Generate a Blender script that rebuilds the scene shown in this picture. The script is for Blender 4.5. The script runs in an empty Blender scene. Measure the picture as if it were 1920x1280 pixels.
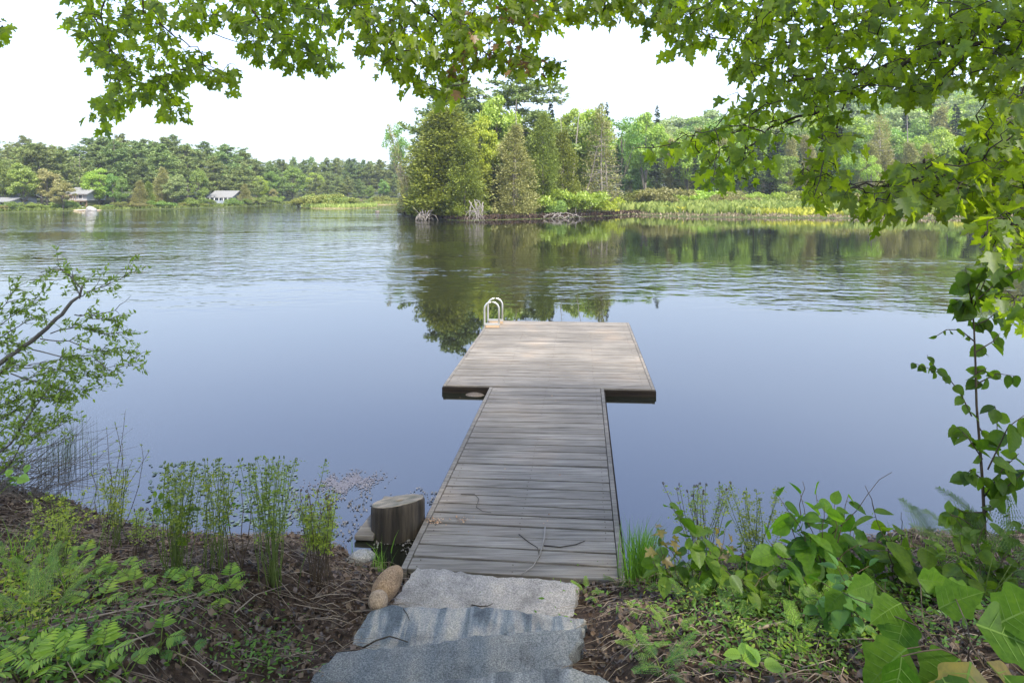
import bpy, math, random
import numpy as np
from mathutils import Vector, Matrix
R = math.radians
rng = np.random.default_rng(7)
random.seed(7)
sc = bpy.context.scene
COL = sc.collection

# ------------------------------------------------------------------ camera, sky, sun, exposure
F = 1100.0; CX = 960.0; HY = 360.0; CZ = 2.83        # focal length in photo pixels, centre column, horizon row, eye height over the water
cam_d = bpy.data.cameras.new('camera'); cam = bpy.data.objects.new('camera', cam_d); COL.objects.link(cam)
cam.location = (0, 0, CZ); cam.rotation_euler = (R(90), 0, 0)
cam_d.sensor_width = 36; cam_d.lens = F*36/1920; cam_d.shift_y = -(640-HY)/1920
cam_d.clip_start = .05; cam_d.clip_end = 3000
sc.camera = cam
SUN_EL, SUN_AZ = R(50), R(152)      # azimuth clockwise from +Y; the sun stands behind the camera and to its right
world = bpy.data.worlds.new('World'); sc.world = world; world.use_nodes = True
nt = world.node_tree; nt.nodes.clear()
wo = nt.nodes.new('ShaderNodeOutputWorld'); bg = nt.nodes.new('ShaderNodeBackground'); sky = nt.nodes.new('ShaderNodeTexSky')
sky.sky_type = 'NISHITA'; sky.sun_disc = False; sky.sun_elevation = SUN_EL; sky.sun_rotation = SUN_AZ
sky.air_density = 1.0; sky.dust_density = 3.0; sky.ozone_density = 2.0; sky.altitude = 0
bg.inputs[1].default_value = 0.06
HAZE_SKY = 1.25
# thin bright haze over the clear sky: white low down, blue higher up, dimmer overhead
wtc = nt.nodes.new('ShaderNodeTexCoord'); wsep = nt.nodes.new('ShaderNodeSeparateXYZ'); wr = nt.nodes.new('ShaderNodeValToRGB')
nt.links.new(wtc.outputs['Generated'], wsep.inputs[0]); nt.links.new(wsep.outputs[2], wr.inputs[0])
SKYR = [(0,(.185,.205,.23)),(.12,(.25,.28,.325)),(.30,(.345,.42,.60)),(.5,(.40,.53,.90)),(.68,(.22,.23,.25)),(1,(.20,.20,.20))]
els = wr.color_ramp.elements
for i, (p_, c_) in enumerate(SKYR):
    if i > 1: els.new(.5)
    els[i].position = min(p_, 1); els[i].color = (*c_, 1)
for i, (p_, c_) in enumerate(SKYR):
    els[i].position = p_; els[i].color = (*c_, 1)
bg2 = nt.nodes.new('ShaderNodeBackground'); bg2.inputs[1].default_value = HAZE_SKY; nt.links.new(wr.outputs[0], bg2.inputs[0])
adds = nt.nodes.new('ShaderNodeAddShader'); nt.links.new(sky.outputs[0], bg.inputs[0]); nt.links.new(bg.outputs[0], adds.inputs[0]); nt.links.new(bg2.outputs[0], adds.inputs[1])
nt.links.new(adds.outputs[0], wo.inputs[0])
sl = bpy.data.lights.new('sun', 'SUN'); sl.energy = 3.6; sl.angle = R(8); sl.color = (1, .92, .78)
sun = bpy.data.objects.new('sun', sl); COL.objects.link(sun)
sd = Vector((math.sin(SUN_AZ)*math.cos(SUN_EL), math.cos(SUN_AZ)*math.cos(SUN_EL), math.sin(SUN_EL)))
sun.rotation_euler = (-sd).to_track_quat('-Z', 'Y').to_euler(); sun.location = sd*50
sc.view_settings.view_transform = 'Standard'; sc.view_settings.look = 'None'
sc.view_settings.exposure = 1.45; sc.view_settings.gamma = 1
sc.render.engine = 'CYCLES'
cy = sc.cycles; cy.max_bounces = 8; cy.diffuse_bounces = 3; cy.glossy_bounces = 3; cy.transmission_bounces = 4
cy.transparent_max_bounces = 8; cy.volume_bounces = 0; cy.use_denoising = True; cy.sample_clamp_indirect = 6
cy.caustics_reflective = False; cy.caustics_refractive = False

# ------------------------------------------------------------------ helpers
def P(px, py, z=0.0):                 # photo pixel -> point at height z
    D = (CZ-z)*F/(py-HY); return Vector(((px-CX)*D/F, D, z))
def PD(px, py, D):                    # photo pixel -> point at distance D
    return Vector(((px-CX)*D/F, D, CZ-(py-HY)*D/F))
def empty(name, loc=(0,0,0), rz=0):
    o = bpy.data.objects.new(name, None); COL.objects.link(o); o.location = loc; o.rotation_euler = (0,0,rz)
    o.empty_display_size = .2; return o
def tag(o, label=None, cat=None, group=None, kind=None):
    if label: o['label'] = label
    if cat: o['category'] = cat
    if group: o['group'] = group
    if kind: o['kind'] = kind
    return o
def link(name, me, parent=None, mat=None):
    if mat is not None and not me.materials: me.materials.append(mat)
    o = bpy.data.objects.new(name, me); COL.objects.link(o)
    if parent is not None: o.parent = parent
    return o
def np_mesh(name, V, faces_flat, counts, smooth=False):
    me = bpy.data.meshes.new(name); V = np.asarray(V, dtype=np.float32)
    me.vertices.add(len(V)); me.vertices.foreach_set('co', V.ravel())
    me.loops.add(len(faces_flat)); me.loops.foreach_set('vertex_index', np.asarray(faces_flat, dtype=np.int32))
    counts = np.asarray(counts, dtype=np.int32); starts = np.concatenate([[0], np.cumsum(counts)[:-1]]).astype(np.int32)
    me.polygons.add(len(counts)); me.polygons.foreach_set('loop_start', starts); me.polygons.foreach_set('loop_total', counts)
    if smooth: me.polygons.foreach_set('use_smooth', np.ones(len(counts), dtype=bool))
    me.update(calc_edges=True); return me
def norm(a): return a/np.maximum(np.linalg.norm(a, axis=-1, keepdims=True), 1e-9)
def rnd(n, k=3): return rng.normal(size=(n, k))
class T:                              # leaf template: verts in (x across, y along, z up), faces
    def __init__(s, v, f): s.v = np.array(v, dtype=float); s.f = f
DIA = T([(0,0,0),(.32,.42,.06),(0,1,0),(-.32,.42,.06)], [(0,1,2,3)])
NEEDLE = T([(-.07,0,0),(.07,0,0),(.1,.6,0),(0,1,0),(-.1,.6,0)], [(0,1,2,3,4)])
WILLOW = T([(0,0,0),(.13,.25,.03),(.14,.55,.03),(0,1,-.05),(-.14,.55,.03),(-.13,.25,.03),(0,.5,0)], [(0,1,2,6),(2,3,6),(3,4,6),(0,6,4,5)])
def halves(pts, fold=.12, droop=-.12, mid=4):
    # symmetrical folded blade from one half outline (x>=0); points at x=0 are its two ends
    n = len(pts); v = [(0, pts[0][1], 0)]
    for x, y in pts[1:-1]: v.append((x, y, fold*x+droop*y*y))
    v.append((0, pts[-1][1], droop*pts[-1][1]**2))
    m = [(0, pts[0][1]+(pts[-1][1]-pts[0][1])*k/mid) for k in range(1, mid)]
    base = len(v); v += [(0, y, droop*y*y) for _, y in m]
    b2 = len(v)
    for x, y in pts[1:-1]: v.append((-x, y, fold*x+droop*y*y))
    right = tuple(range(0, n)) + tuple(base+k for k in range(mid-2, -1, -1))
    left = (0,) + tuple(base+k for k in range(0, mid-1)) + (n-1,) + tuple(b2+k for k in range(n-3, -1, -1))
    return T(v, [right, left])
MAPLE = halves([(0,0),(.10,-.06),(.22,-.02),(.44,-.02),(.36,.10),(.38,.20),(.27,.27),(.40,.38),(.62,.46),(.50,.55),(.50,.66),(.32,.58),(.17,.56),(.20,.70),(.27,.76),(.14,.86),(0,1.08)], .16, -.14)
MAPLE_C = halves([(0,0),(.08,-.04),(.20,0),(.36,.02),(.30,.14),(.34,.24),(.25,.30),(.34,.40),(.50,.52),(.42,.58),(.40,.70),(.28,.62),(.16,.62),(.18,.76),(.22,.84),(.11,.92),(0,1.10)], .42, -.34)
OVATE = halves([(0,0),(.16,.04),(.28,.14),(.31,.20),(.35,.26),(.34,.32),(.37,.38),(.35,.45),(.36,.52),(.31,.58),(.30,.66),(.22,.72),(.20,.80),(.10,.88),(0,1)], .22, -.16)
OAK = halves([(0,0)]+[(.33*math.sin(math.pi*min(1,y*1.02)**.8)*(1+.15*math.sin(2*math.pi*(y*3.0-.35))), y) for y in np.linspace(.05,.96,26)]+[(0,1.02)], .22, -.30)
def VEINS(fold, droop, w, n, tipx=.30, off=.006):
    v, f = [], []
    for sg in (1,-1):
        c = len(v); m = 6
        for k in range(m+1):
            y = k/m; ww = w*(1-.75*y); v += [(-ww,y,droop*y*y+off*sg),(ww,y,droop*y*y+off*sg)]
        f += [(c+2*k,c+2*k+1,c+2*k+3,c+2*k+2) for k in range(m)]
        for k in range(n):
            y0 = .14+.66*k/n; x1 = tipx*(1-abs(y0-.35)*1.0)*.95; y1 = y0+.16
            for sx in (-1,1):
                c = len(v); v += [(0,y0-w*.5,droop*y0*y0+off*sg),(sx*x1,y1,fold*x1+droop*y1*y1+off*sg),(0,y0+w*.5,droop*y0*y0+off*sg)]; f.append((c,c+1,c+2))
    return T(v,f)
OV_V = VEINS(.22,-.16,.012,5); OAK_V = VEINS(.22,-.30,.012,5,.36)
LANCE = T([(0,0,0),(.12,.2,.02),(.15,.5,.02),(.08,.8,-.02),(0,1,-.06),(-.08,.8,-.02),(-.15,.5,.02),(-.12,.2,.02)], [(0,1,2,3,4),(0,4,5,6,7)])
FLAT = T([(-.2,0,0),(.3,.05,0),(.55,.45,0),(.3,.95,0),(-.1,1,0),(-.5,.7,0),(-.45,.3,0)], [(0,1,2,3,4,5,6)])
CURL = T([(-.12,0,.1),(.22,.1,.22),(.36,.5,-.12),(.10,1.05,.34),(-.15,.8,.05),(-.42,.4,.36),(0,.5,-.05)], [(0,1,6),(1,2,6),(2,3,6),(3,4,6),(4,5,6),(5,0,6)])
def cloud(name, t, pos, d, nrm, size, mat, parent=None, smooth=False, wid=None):
    me = cloud_mesh(name, t, pos, d, nrm, size, mat, smooth, wid); return link(name, me, parent)
def cloud_mesh(name, t, pos, d, nrm, size, mat, smooth=False, wid=None):
    pos = np.asarray(pos, float); n = len(pos); d = norm(np.asarray(d, float)); nrm = np.asarray(nrm, float)
    x = norm(np.cross(d, nrm)); nn = np.cross(x, d)
    size = np.broadcast_to(np.asarray(size, float), (n,)); w = size if wid is None else size*np.broadcast_to(wid, (n,))
    tv = t.v
    V = (pos[:,None,:] + (w[:,None]*tv[None,:,0])[...,None]*x[:,None,:] + (size[:,None]*tv[None,:,1])[...,None]*d[:,None,:]
         + (size[:,None]*tv[None,:,2])[...,None]*nn[:,None,:]).reshape(-1,3)
    flat = np.concatenate([np.array(f) for f in t.f]); cnt = np.array([len(f) for f in t.f]); k = len(tv)
    FF = (flat[None,:] + (np.arange(n)*k)[:,None]).ravel(); CC = np.tile(cnt, n)
    me = np_mesh(name, V, FF, CC, smooth)
    if mat is not None: me.materials.append(mat)
    return me
class Tubes:
    def __init__(s, n=5): s.V = []; s.F = []; s.n = n; s.c = 0
    def add(s, pts, r0, r1=None, rs=None, n=None):
        n = n or s.n; P_ = np.array([tuple(p) for p in pts], float); m = len(P_)
        if rs is None: rs = np.linspace(r0, r1 if r1 is not None else r0, m)
        tg = np.gradient(P_, axis=0); tg = norm(tg)
        up = np.array([0,0,1.0]) if abs(tg[0][2]) < .9 else np.array([1.0,0,0])
        a = norm(np.cross(tg, up)); b = np.cross(tg, a)
        th = np.arange(n)*2*math.pi/n
        ring = P_[:,None,:] + np.asarray(rs)[:,None,None]*(np.cos(th)[None,:,None]*a[:,None,:]+np.sin(th)[None,:,None]*b[:,None,:])
        s.V.append(ring.reshape(-1,3)); c = s.c
        for i in range(m-1):
            for j in range(n):
                k = (j+1) % n
                s.F.append((c+i*n+j, c+i*n+k, c+(i+1)*n+k, c+(i+1)*n+j))
        s.F.append(tuple(c+j for j in range(n))[::-1]); s.F.append(tuple(c+(m-1)*n+j for j in range(n)))
        s.c += m*n
    def mesh(s, name, mat):
        V = np.concatenate(s.V); flat = np.concatenate([np.array(f) for f in s.F]); cnt = [len(f) for f in s.F]
        me = np_mesh(name, V, flat, cnt, True); me.materials.append(mat); return me
    def build(s, name, mat, parent=None): return link(name, s.mesh(name, mat), parent)
class Geo:                            # boxes and prisms into one mesh
    def __init__(s): s.v = []; s.f = []
    def hexa(s, a, b):                # a: four bottom corners, b: four top corners
        c = len(s.v); s.v += [tuple(p) for p in a]+[tuple(p) for p in b]
        s.f += [(c+3,c+2,c+1,c),(c+4,c+5,c+6,c+7)]+[(c+i,c+(i+1)%4,c+4+(i+1)%4,c+4+i) for i in range(4)]
    def box(s, x0,y0,z0,x1,y1,z1):
        s.hexa([(x0,y0,z0),(x1,y0,z0),(x1,y1,z0),(x0,y1,z0)],[(x0,y0,z1),(x1,y0,z1),(x1,y1,z1),(x0,y1,z1)])
    def build(s, name, mat, parent=None, smooth=False, bevel=0):
        me = bpy.data.meshes.new(name); me.from_pydata(s.v, [], s.f); me.update(); me.materials.append(mat)
        if smooth: me.polygons.foreach_set('use_smooth', [True]*len(me.polygons))
        o = link(name, me, parent)
        if bevel:
            m = o.modifiers.new('bevel', 'BEVEL'); m.width = bevel; m.segments = 2
        return o
def curve(a, b, sag=0.0, n=6, jit=0.0):
    a = np.array(tuple(a)); b = np.array(tuple(b)); t = np.linspace(0,1,n)[:,None]
    p = a+(b-a)*t; p[:,2] += (sag*4*t*(1-t))[:,0]
    if jit: p[1:-1] += rng.normal(size=(n-2,3))*jit
    return p

# ------------------------------------------------------------------ materials
def mat_new(name):
    m = bpy.data.materials.new(name); m.use_nodes = True; n = m.node_tree; n.nodes.clear()
    return m, n, n.nodes.new('ShaderNodeOutputMaterial')
def ramp(n, fac, stops):
    r = n.nodes.new('ShaderNodeValToRGB'); e = r.color_ramp.elements
    while len(e) < len(stops): e.new(.5)
    for i, (p, c) in enumerate(stops): e[i].position = p; e[i].color = (*c, 1)
    n.links.new(fac, r.inputs[0]); return r.outputs[0]
def leaf_mat(name, dark, light, trans=.35, gloss=.05, tint=1.25, objvar=.25, trcol=None, rough=.45):
    m, n, out = mat_new(name)
    geo = n.nodes.new('ShaderNodeNewGeometry'); oi = n.nodes.new('ShaderNodeObjectInfo')
    c = ramp(n, geo.outputs['Random Per Island'], [(0, dark), (1, light)])
    hsv = n.nodes.new('ShaderNodeHueSaturation'); n.links.new(c, hsv.inputs['Color'])
    mr = n.nodes.new('ShaderNodeMapRange'); mr.inputs[3].default_value = 1-objvar; mr.inputs[4].default_value = 1+objvar
    n.links.new(oi.outputs['Random'], mr.inputs[0]); n.links.new(mr.outputs[0], hsv.inputs['Value'])
    mh = n.nodes.new('ShaderNodeMath'); mh.operation = 'MULTIPLY'; mh.inputs[1].default_value = 7.13; n.links.new(oi.outputs['Random'], mh.inputs[0])
    fr = n.nodes.new('ShaderNodeMath'); fr.operation = 'FRACT'; n.links.new(mh.outputs[0], fr.inputs[0])
    m2 = n.nodes.new('ShaderNodeMapRange'); m2.inputs[3].default_value = .5-.03*objvar*4; m2.inputs[4].default_value = .5+.02*objvar*4
    n.links.new(fr.outputs[0], m2.inputs[0]); n.links.new(m2.outputs[0], hsv.inputs['Hue'])
    if name.startswith(('shrub_broad','oak','maple_leaves')):   # blotches and fine grain within each blade
        tc = n.nodes.new('ShaderNodeTexCoord'); nz = n.nodes.new('ShaderNodeTexNoise'); nz.inputs['Scale'].default_value = 38; nz.inputs['Detail'].default_value = 6; nz.inputs['Roughness'].default_value = .7
        n.links.new(tc.outputs['Object'], nz.inputs['Vector']); mo = ramp(n, nz.outputs['Fac'], [(.3,(.62,.68,.6)),(.52,(1,1,1)),(.7,(1.3,1.18,.95))])
        mm = n.nodes.new('ShaderNodeMix'); mm.data_type = 'RGBA'; mm.blend_type = 'MULTIPLY'; mm.inputs[0].default_value = 1; n.links.new(hsv.outputs[0], mm.inputs[6]); n.links.new(mo, mm.inputs[7])
        class _H: outputs = [mm.outputs[2]]
        hsv = _H
    df = n.nodes.new('ShaderNodeBsdfDiffuse'); tr = n.nodes.new('ShaderNodeBsdfTranslucent'); gl = n.nodes.new('ShaderNodeBsdfGlossy')
    gl.inputs['Roughness'].default_value = rough; gl.inputs['Color'].default_value = (.8,.85,.9,1)
    n.links.new(hsv.outputs[0], df.inputs[0])
    mul = n.nodes.new('ShaderNodeMix'); mul.data_type = 'RGBA'; mul.blend_type = 'MULTIPLY'; mul.inputs[0].default_value = 1
    n.links.new(hsv.outputs[0], mul.inputs[6]); mul.inputs[7].default_value = (*(trcol or (tint*1.15, tint*1.2, tint*.5)), 1)
    n.links.new(mul.outputs[2], tr.inputs[0])
    a = n.nodes.new('ShaderNodeMixShader'); a.inputs[0].default_value = trans; n.links.new(df.outputs[0], a.inputs[1]); n.links.new(tr.outputs[0], a.inputs[2])
    b = n.nodes.new('ShaderNodeMixShader'); b.inputs[0].default_value = gloss; n.links.new(a.outputs[0], b.inputs[1]); n.links.new(gl.outputs[0], b.inputs[2])
    n.links.new(b.outputs[0], out.inputs[0]); return m
def noise_mat(name, stops, scale=4, detail=6, rough=.85, stretch=(1,1,1), bump=.3, bscale=None, rot=(0,0,0), island=0, spec=.3, coord='Object', second=None):
    m, n, out = mat_new(name)
    tc = n.nodes.new('ShaderNodeTexCoord'); mp = n.nodes.new('ShaderNodeMapping')
    mp.inputs['Scale'].default_value = stretch; mp.inputs['Rotation'].default_value = rot
    n.links.new(tc.outputs[coord], mp.inputs[0])
    nz = n.nodes.new('ShaderNodeTexNoise'); nz.inputs['Scale'].default_value = scale; nz.inputs['Detail'].default_value = detail; nz.inputs['Roughness'].default_value = .65
    vec = mp.outputs[0]
    if island:
        geo = n.nodes.new('ShaderNodeNewGeometry'); va = n.nodes.new('ShaderNodeVectorMath'); va.operation = 'ADD'
        ml = n.nodes.new('ShaderNodeMath'); ml.operation = 'MULTIPLY'; ml.inputs[1].default_value = 37.0
        n.links.new(geo.outputs['Random Per Island'], ml.inputs[0]); n.links.new(ml.outputs[0], va.inputs[1]); n.links.new(vec, va.inputs[0]); vec = va.outputs[0]
    n.links.new(vec, nz.inputs['Vector'])
    col = ramp(n, nz.outputs['Fac'], stops)
    if second:                        # (stops, scale, amount): a larger or finer mottling multiplied in
        n2 = n.nodes.new('ShaderNodeTexNoise'); n2.inputs['Scale'].default_value = second[1]; n2.inputs['Detail'].default_value = 4
        n.links.new(tc.outputs[coord], n2.inputs['Vector'])
        c2 = ramp(n, n2.outputs['Fac'], second[0]); mx = n.nodes.new('ShaderNodeMix'); mx.data_type = 'RGBA'; mx.blend_type = 'MULTIPLY'; mx.inputs[0].default_value = second[2]
        n.links.new(col, mx.inputs[6]); n.links.new(c2, mx.inputs[7]); col = mx.outputs[2]
    if island:
        hs = n.nodes.new('ShaderNodeHueSaturation'); mr = n.nodes.new('ShaderNodeMapRange'); mr.inputs[3].default_value = 1-island; mr.inputs[4].default_value = 1+island
        n.links.new(geo.outputs['Random Per Island'], mr.inputs[0]); n.links.new(mr.outputs[0], hs.inputs['Value']); n.links.new(col, hs.inputs['Color']); col = hs.outputs[0]
    bs = n.nodes.new('ShaderNodeBsdfPrincipled'); bs.inputs['Roughness'].default_value = rough; bs.inputs['Specular IOR Level'].default_value = spec
    n.links.new(col, bs.inputs['Base Color'])
    if bump:
        bp = n.nodes.new('ShaderNodeBump'); bp.inputs['Strength'].default_value = bump; bp.inputs['Distance'].default_value = .02
        n.links.new(nz.outputs['Fac'], bp.inputs['Height']); n.links.new(bp.outputs[0], bs.inputs['Normal'])
    n.links.new(bs.outputs[0], out.inputs[0]); return m
def plain(name, col, rough=.6, metal=0, spec=.5):
    m, n, out = mat_new(name); bs = n.nodes.new('ShaderNodeBsdfPrincipled')
    bs.inputs['Base Color'].default_value = (*col,1); bs.inputs['Roughness'].default_value = rough; bs.inputs['Metallic'].default_value = metal; bs.inputs['Specular IOR Level'].default_value = spec
    n.links.new(bs.outputs[0], out.inputs[0]); return m
M = {}
M['pine'] = leaf_mat('pine_needles', (.12,.18,.065), (.22,.28,.09), .2, .02)
M['decid'] = leaf_mat('leaves_mid_green', (.12,.21,.045), (.21,.31,.065), .35, .03)
M['bright'] = leaf_mat('leaves_bright_green', (.19,.30,.04), (.36,.47,.08), .4, .03, objvar=.12)
M['yellow'] = leaf_mat('leaves_yellow_green', (.22,.30,.03), (.38,.43,.05), .4, .02, objvar=.1)
M['pale'] = leaf_mat('leaves_pale_green', (.18,.25,.10), (.32,.40,.16), .35, .03, objvar=.1)
M['cedar'] = leaf_mat('cedar_sprays', (.13,.18,.035), (.24,.29,.055), .25, .02, objvar=.15)
M['cedarb'] = leaf_mat('cedar_sprays_brownish', (.20,.21,.08), (.33,.32,.13), .25, .02, objvar=.12)
M['spruce'] = leaf_mat('spruce_needles', (.03,.06,.028), (.09,.14,.06), .12, .02)
M['shrub'] = leaf_mat('shrub_leaves', (.13,.17,.04), (.28,.32,.09), .35, .02)
M['shrubb'] = leaf_mat('shrub_leaves_dull', (.15,.15,.06), (.27,.25,.10), .3, .02)
M['marshd'] = leaf_mat('shore_grass_blades', (.07,.11,.03), (.15,.20,.06), .3, .0)
M['roots'] = leaf_mat('bank_undercut_shade', (.025,.02,.015), (.12,.095,.07), .1, .0)  # dark brown puts the shade of the undercut bank into the colour
M['marsh'] = leaf_mat('marsh_grass_blades', (.19,.26,.075), (.31,.37,.12), .3, .0)
M['straw'] = leaf_mat('dry_marsh_straw', (.17,.14,.095), (.36,.31,.22), .2, .0)
M['marshy'] = leaf_mat('yellow_marsh_flowers', (.32,.33,.06), (.42,.42,.08), .3, .0, objvar=0)
M['maple'] = leaf_mat('maple_leaves', (.075,.125,.010), (.20,.27,.025), .66, .03, objvar=.05, trcol=(3.3,3.1,.9))
M['maplebrown'] = leaf_mat('maple_leaves_dry', (.22,.13,.06), (.38,.24,.12), .5, .03, tint=1.0, trcol=(1.2,1,.8), objvar=.05)
M['willow'] = leaf_mat('willow_leaves', (.15,.21,.03), (.30,.38,.06), .45, .05, objvar=.1)
M['hazel'] = leaf_mat('shrub_broad_leaves', (.05,.11,.010), (.13,.22,.018), .5, .018, tint=1.8, objvar=.12)
M['oak'] = leaf_mat('oak_leaves', (.045,.11,.010), (.10,.19,.018), .5, .008, tint=1.5, objvar=.05)
M['oakred'] = leaf_mat('oak_leaves_bronze', (.18,.13,.03), (.26,.22,.05), .45, .06, tint=1.4, objvar=.05)
M['fern'] = leaf_mat('fern_fronds_bright', (.13,.25,.03), (.27,.42,.05), .45, .03, objvar=.12)
M['fernd'] = leaf_mat('fern_fronds_green', (.06,.14,.02), (.14,.26,.04), .45, .03, objvar=.15)
M['royal'] = leaf_mat('royal_fern_leaflets', (.14,.21,.02), (.30,.36,.04), .45, .03, objvar=.15)
M['grass'] = leaf_mat('grass_blades', (.09,.20,.02), (.20,.38,.05), .4, .05, objvar=.1)
M['litter'] = leaf_mat('dead_leaves', (.012,.009,.007), (.19,.13,.09), .1, .04, objvar=0, trcol=(1,.9,.7))
M['litter2'] = leaf_mat('dead_stems', (.10,.07,.05), (.36,.29,.22), .0, .03, objvar=0)
M['bark'] = noise_mat('grey_bark', [(.3,(.07,.06,.05)),(.7,(.2,.18,.15))], 8, stretch=(1,1,.2))
M['barkd'] = noise_mat('dark_bark', [(.3,(.025,.02,.017)),(.7,(.08,.065,.05))], 12, stretch=(1,1,.25))
M['snag'] = noise_mat('bleached_wood', [(.3,(.14,.125,.11)),(.7,(.30,.275,.25))], 6, stretch=(1,1,.2))
M['snagg'] = noise_mat('grey_dead_twigs', [(.3,(.20,.18,.15)),(.7,(.36,.33,.29))], 6)
M['vein'] = leaf_mat('leaf_veins', (.10,.19,.04), (.16,.25,.06), .3, .0, objvar=0)
M['stem'] = noise_mat('green_stems', [(.3,(.07,.11,.02)),(.7,(.14,.18,.04))], 10, bump=0)
M['stemb'] = noise_mat('brown_stems', [(.3,(.05,.035,.02)),(.7,(.11,.08,.05))], 10, bump=0)

# ------------------------------------------------------------------ near bank
shore_px = [(-400,900),(0,905),(150,950),(300,1000),(450,1005),(600,1010),(665,1045),(760,1072),(900,1080),(1165,1078),(1230,1066),(1400,1040),(1500,1022),(1700,1004),(1920,1000),(2300,1000)]
_sp = sorted([(P(a,b).x, P(a,b).y) for a,b in shore_px]); SX = [a for a,_ in _sp]; SY = [b for _,b in _sp]
ph = rng.random(12)*6.28
def wob(x, y, s=1.0):
    return (np.sin(x*1.7*s+ph[0])*np.cos(y*2.1*s+ph[1])+.5*np.sin(x*4.3*s+ph[2]+y*1.3)*np.cos(y*5.1*s+ph[3])+.25*np.sin(x*11*s+ph[4])*np.cos(y*9*s+ph[5]+x*3))
def ground_z(x, y):
    S = np.interp(x, SX, SY)+.05*wob(x*3, y*0)
    t = S-y
    z = np.where(t < 0, .35*t, .40*t + .03*np.minimum(t,1))
    z = z + .03*wob(x*2, y*2)*np.clip(t*2, 0, 1)
    z = np.maximum(z, -1.3)
    z = np.where(y < 1.2, np.minimum(z, .40*(S-1.2)+(1.2-y)*.12+.03), z)
    step = np.interp(y, [1.5,2.4,2.45,2.9,2.95,3.38,3.43,4.1,4.6], [1.05,.74,.70,.56,.50,.36,.30,.1,-.1])
    b_ = np.clip((y-3.1)/.9, 0, 1); b_ = b_*b_*(3-2*b_)
    k = np.clip((x+1.55)/.55, 0, 1)*np.clip((.62-x)/.2, 0, 1)*(1-b_)+np.clip((1.0-np.abs(x-.02))/.25, 0, 1)*b_
    z = np.where(k > 0, z*(1-k)+np.minimum(z, step-.03)*k, z)
    return z
_YS = np.arange(6.5, .6, -.008)
def G(px, py):                        # photo pixel -> point on the bank (first place from the far side where the sight line clears it)
    x = (px-CX)*_YS/F; zr = CZ-(py-HY)*_YS/F; g = ground_z(x, _YS); k = np.nonzero(zr > g)[0]; i = int(k[0]) if len(k) else len(_YS)-1
    return Vector((float(x[i]), float(_YS[i]), float(g[i]) if i else max(float(g[i]),0)))
def bank():
    xs = np.concatenate([np.linspace(-9,-5.2,40), np.linspace(-5.15,5.15,340), np.linspace(5.2,9,40)]); ys = np.concatenate([np.linspace(-9,.6,60), np.linspace(.64,6.5,190), np.linspace(6.55,8,16)])
    X, Y = np.meshgrid(xs, ys); Z = ground_z(X, Y)+.012*wob(X*5,Y*5)
    V = np.stack([X,Y,Z],-1).reshape(-1,3); nx, ny = len(xs), len(ys)
    i = np.arange(nx-1)[None,:]+np.arange(ny-1)[:,None]*nx
    Q = np.stack([i,i+1,i+1+nx,i+nx],-1).reshape(-1)
    me = np_mesh('bank', V, Q, np.full(len(Q)//4,4), True)
    mt = noise_mat('forest_soil', [(.35,(.018,.012,.009)),(.55,(.06,.04,.028)),(.75,(.14,.095,.065))], 22, 10, .95, bump=.8, spec=.1)
    o = link('ground', me, None, mt); tag(o, kind='structure')
bank()
# Sheet under the far land and behind the camera is made with the land masses below.

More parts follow.
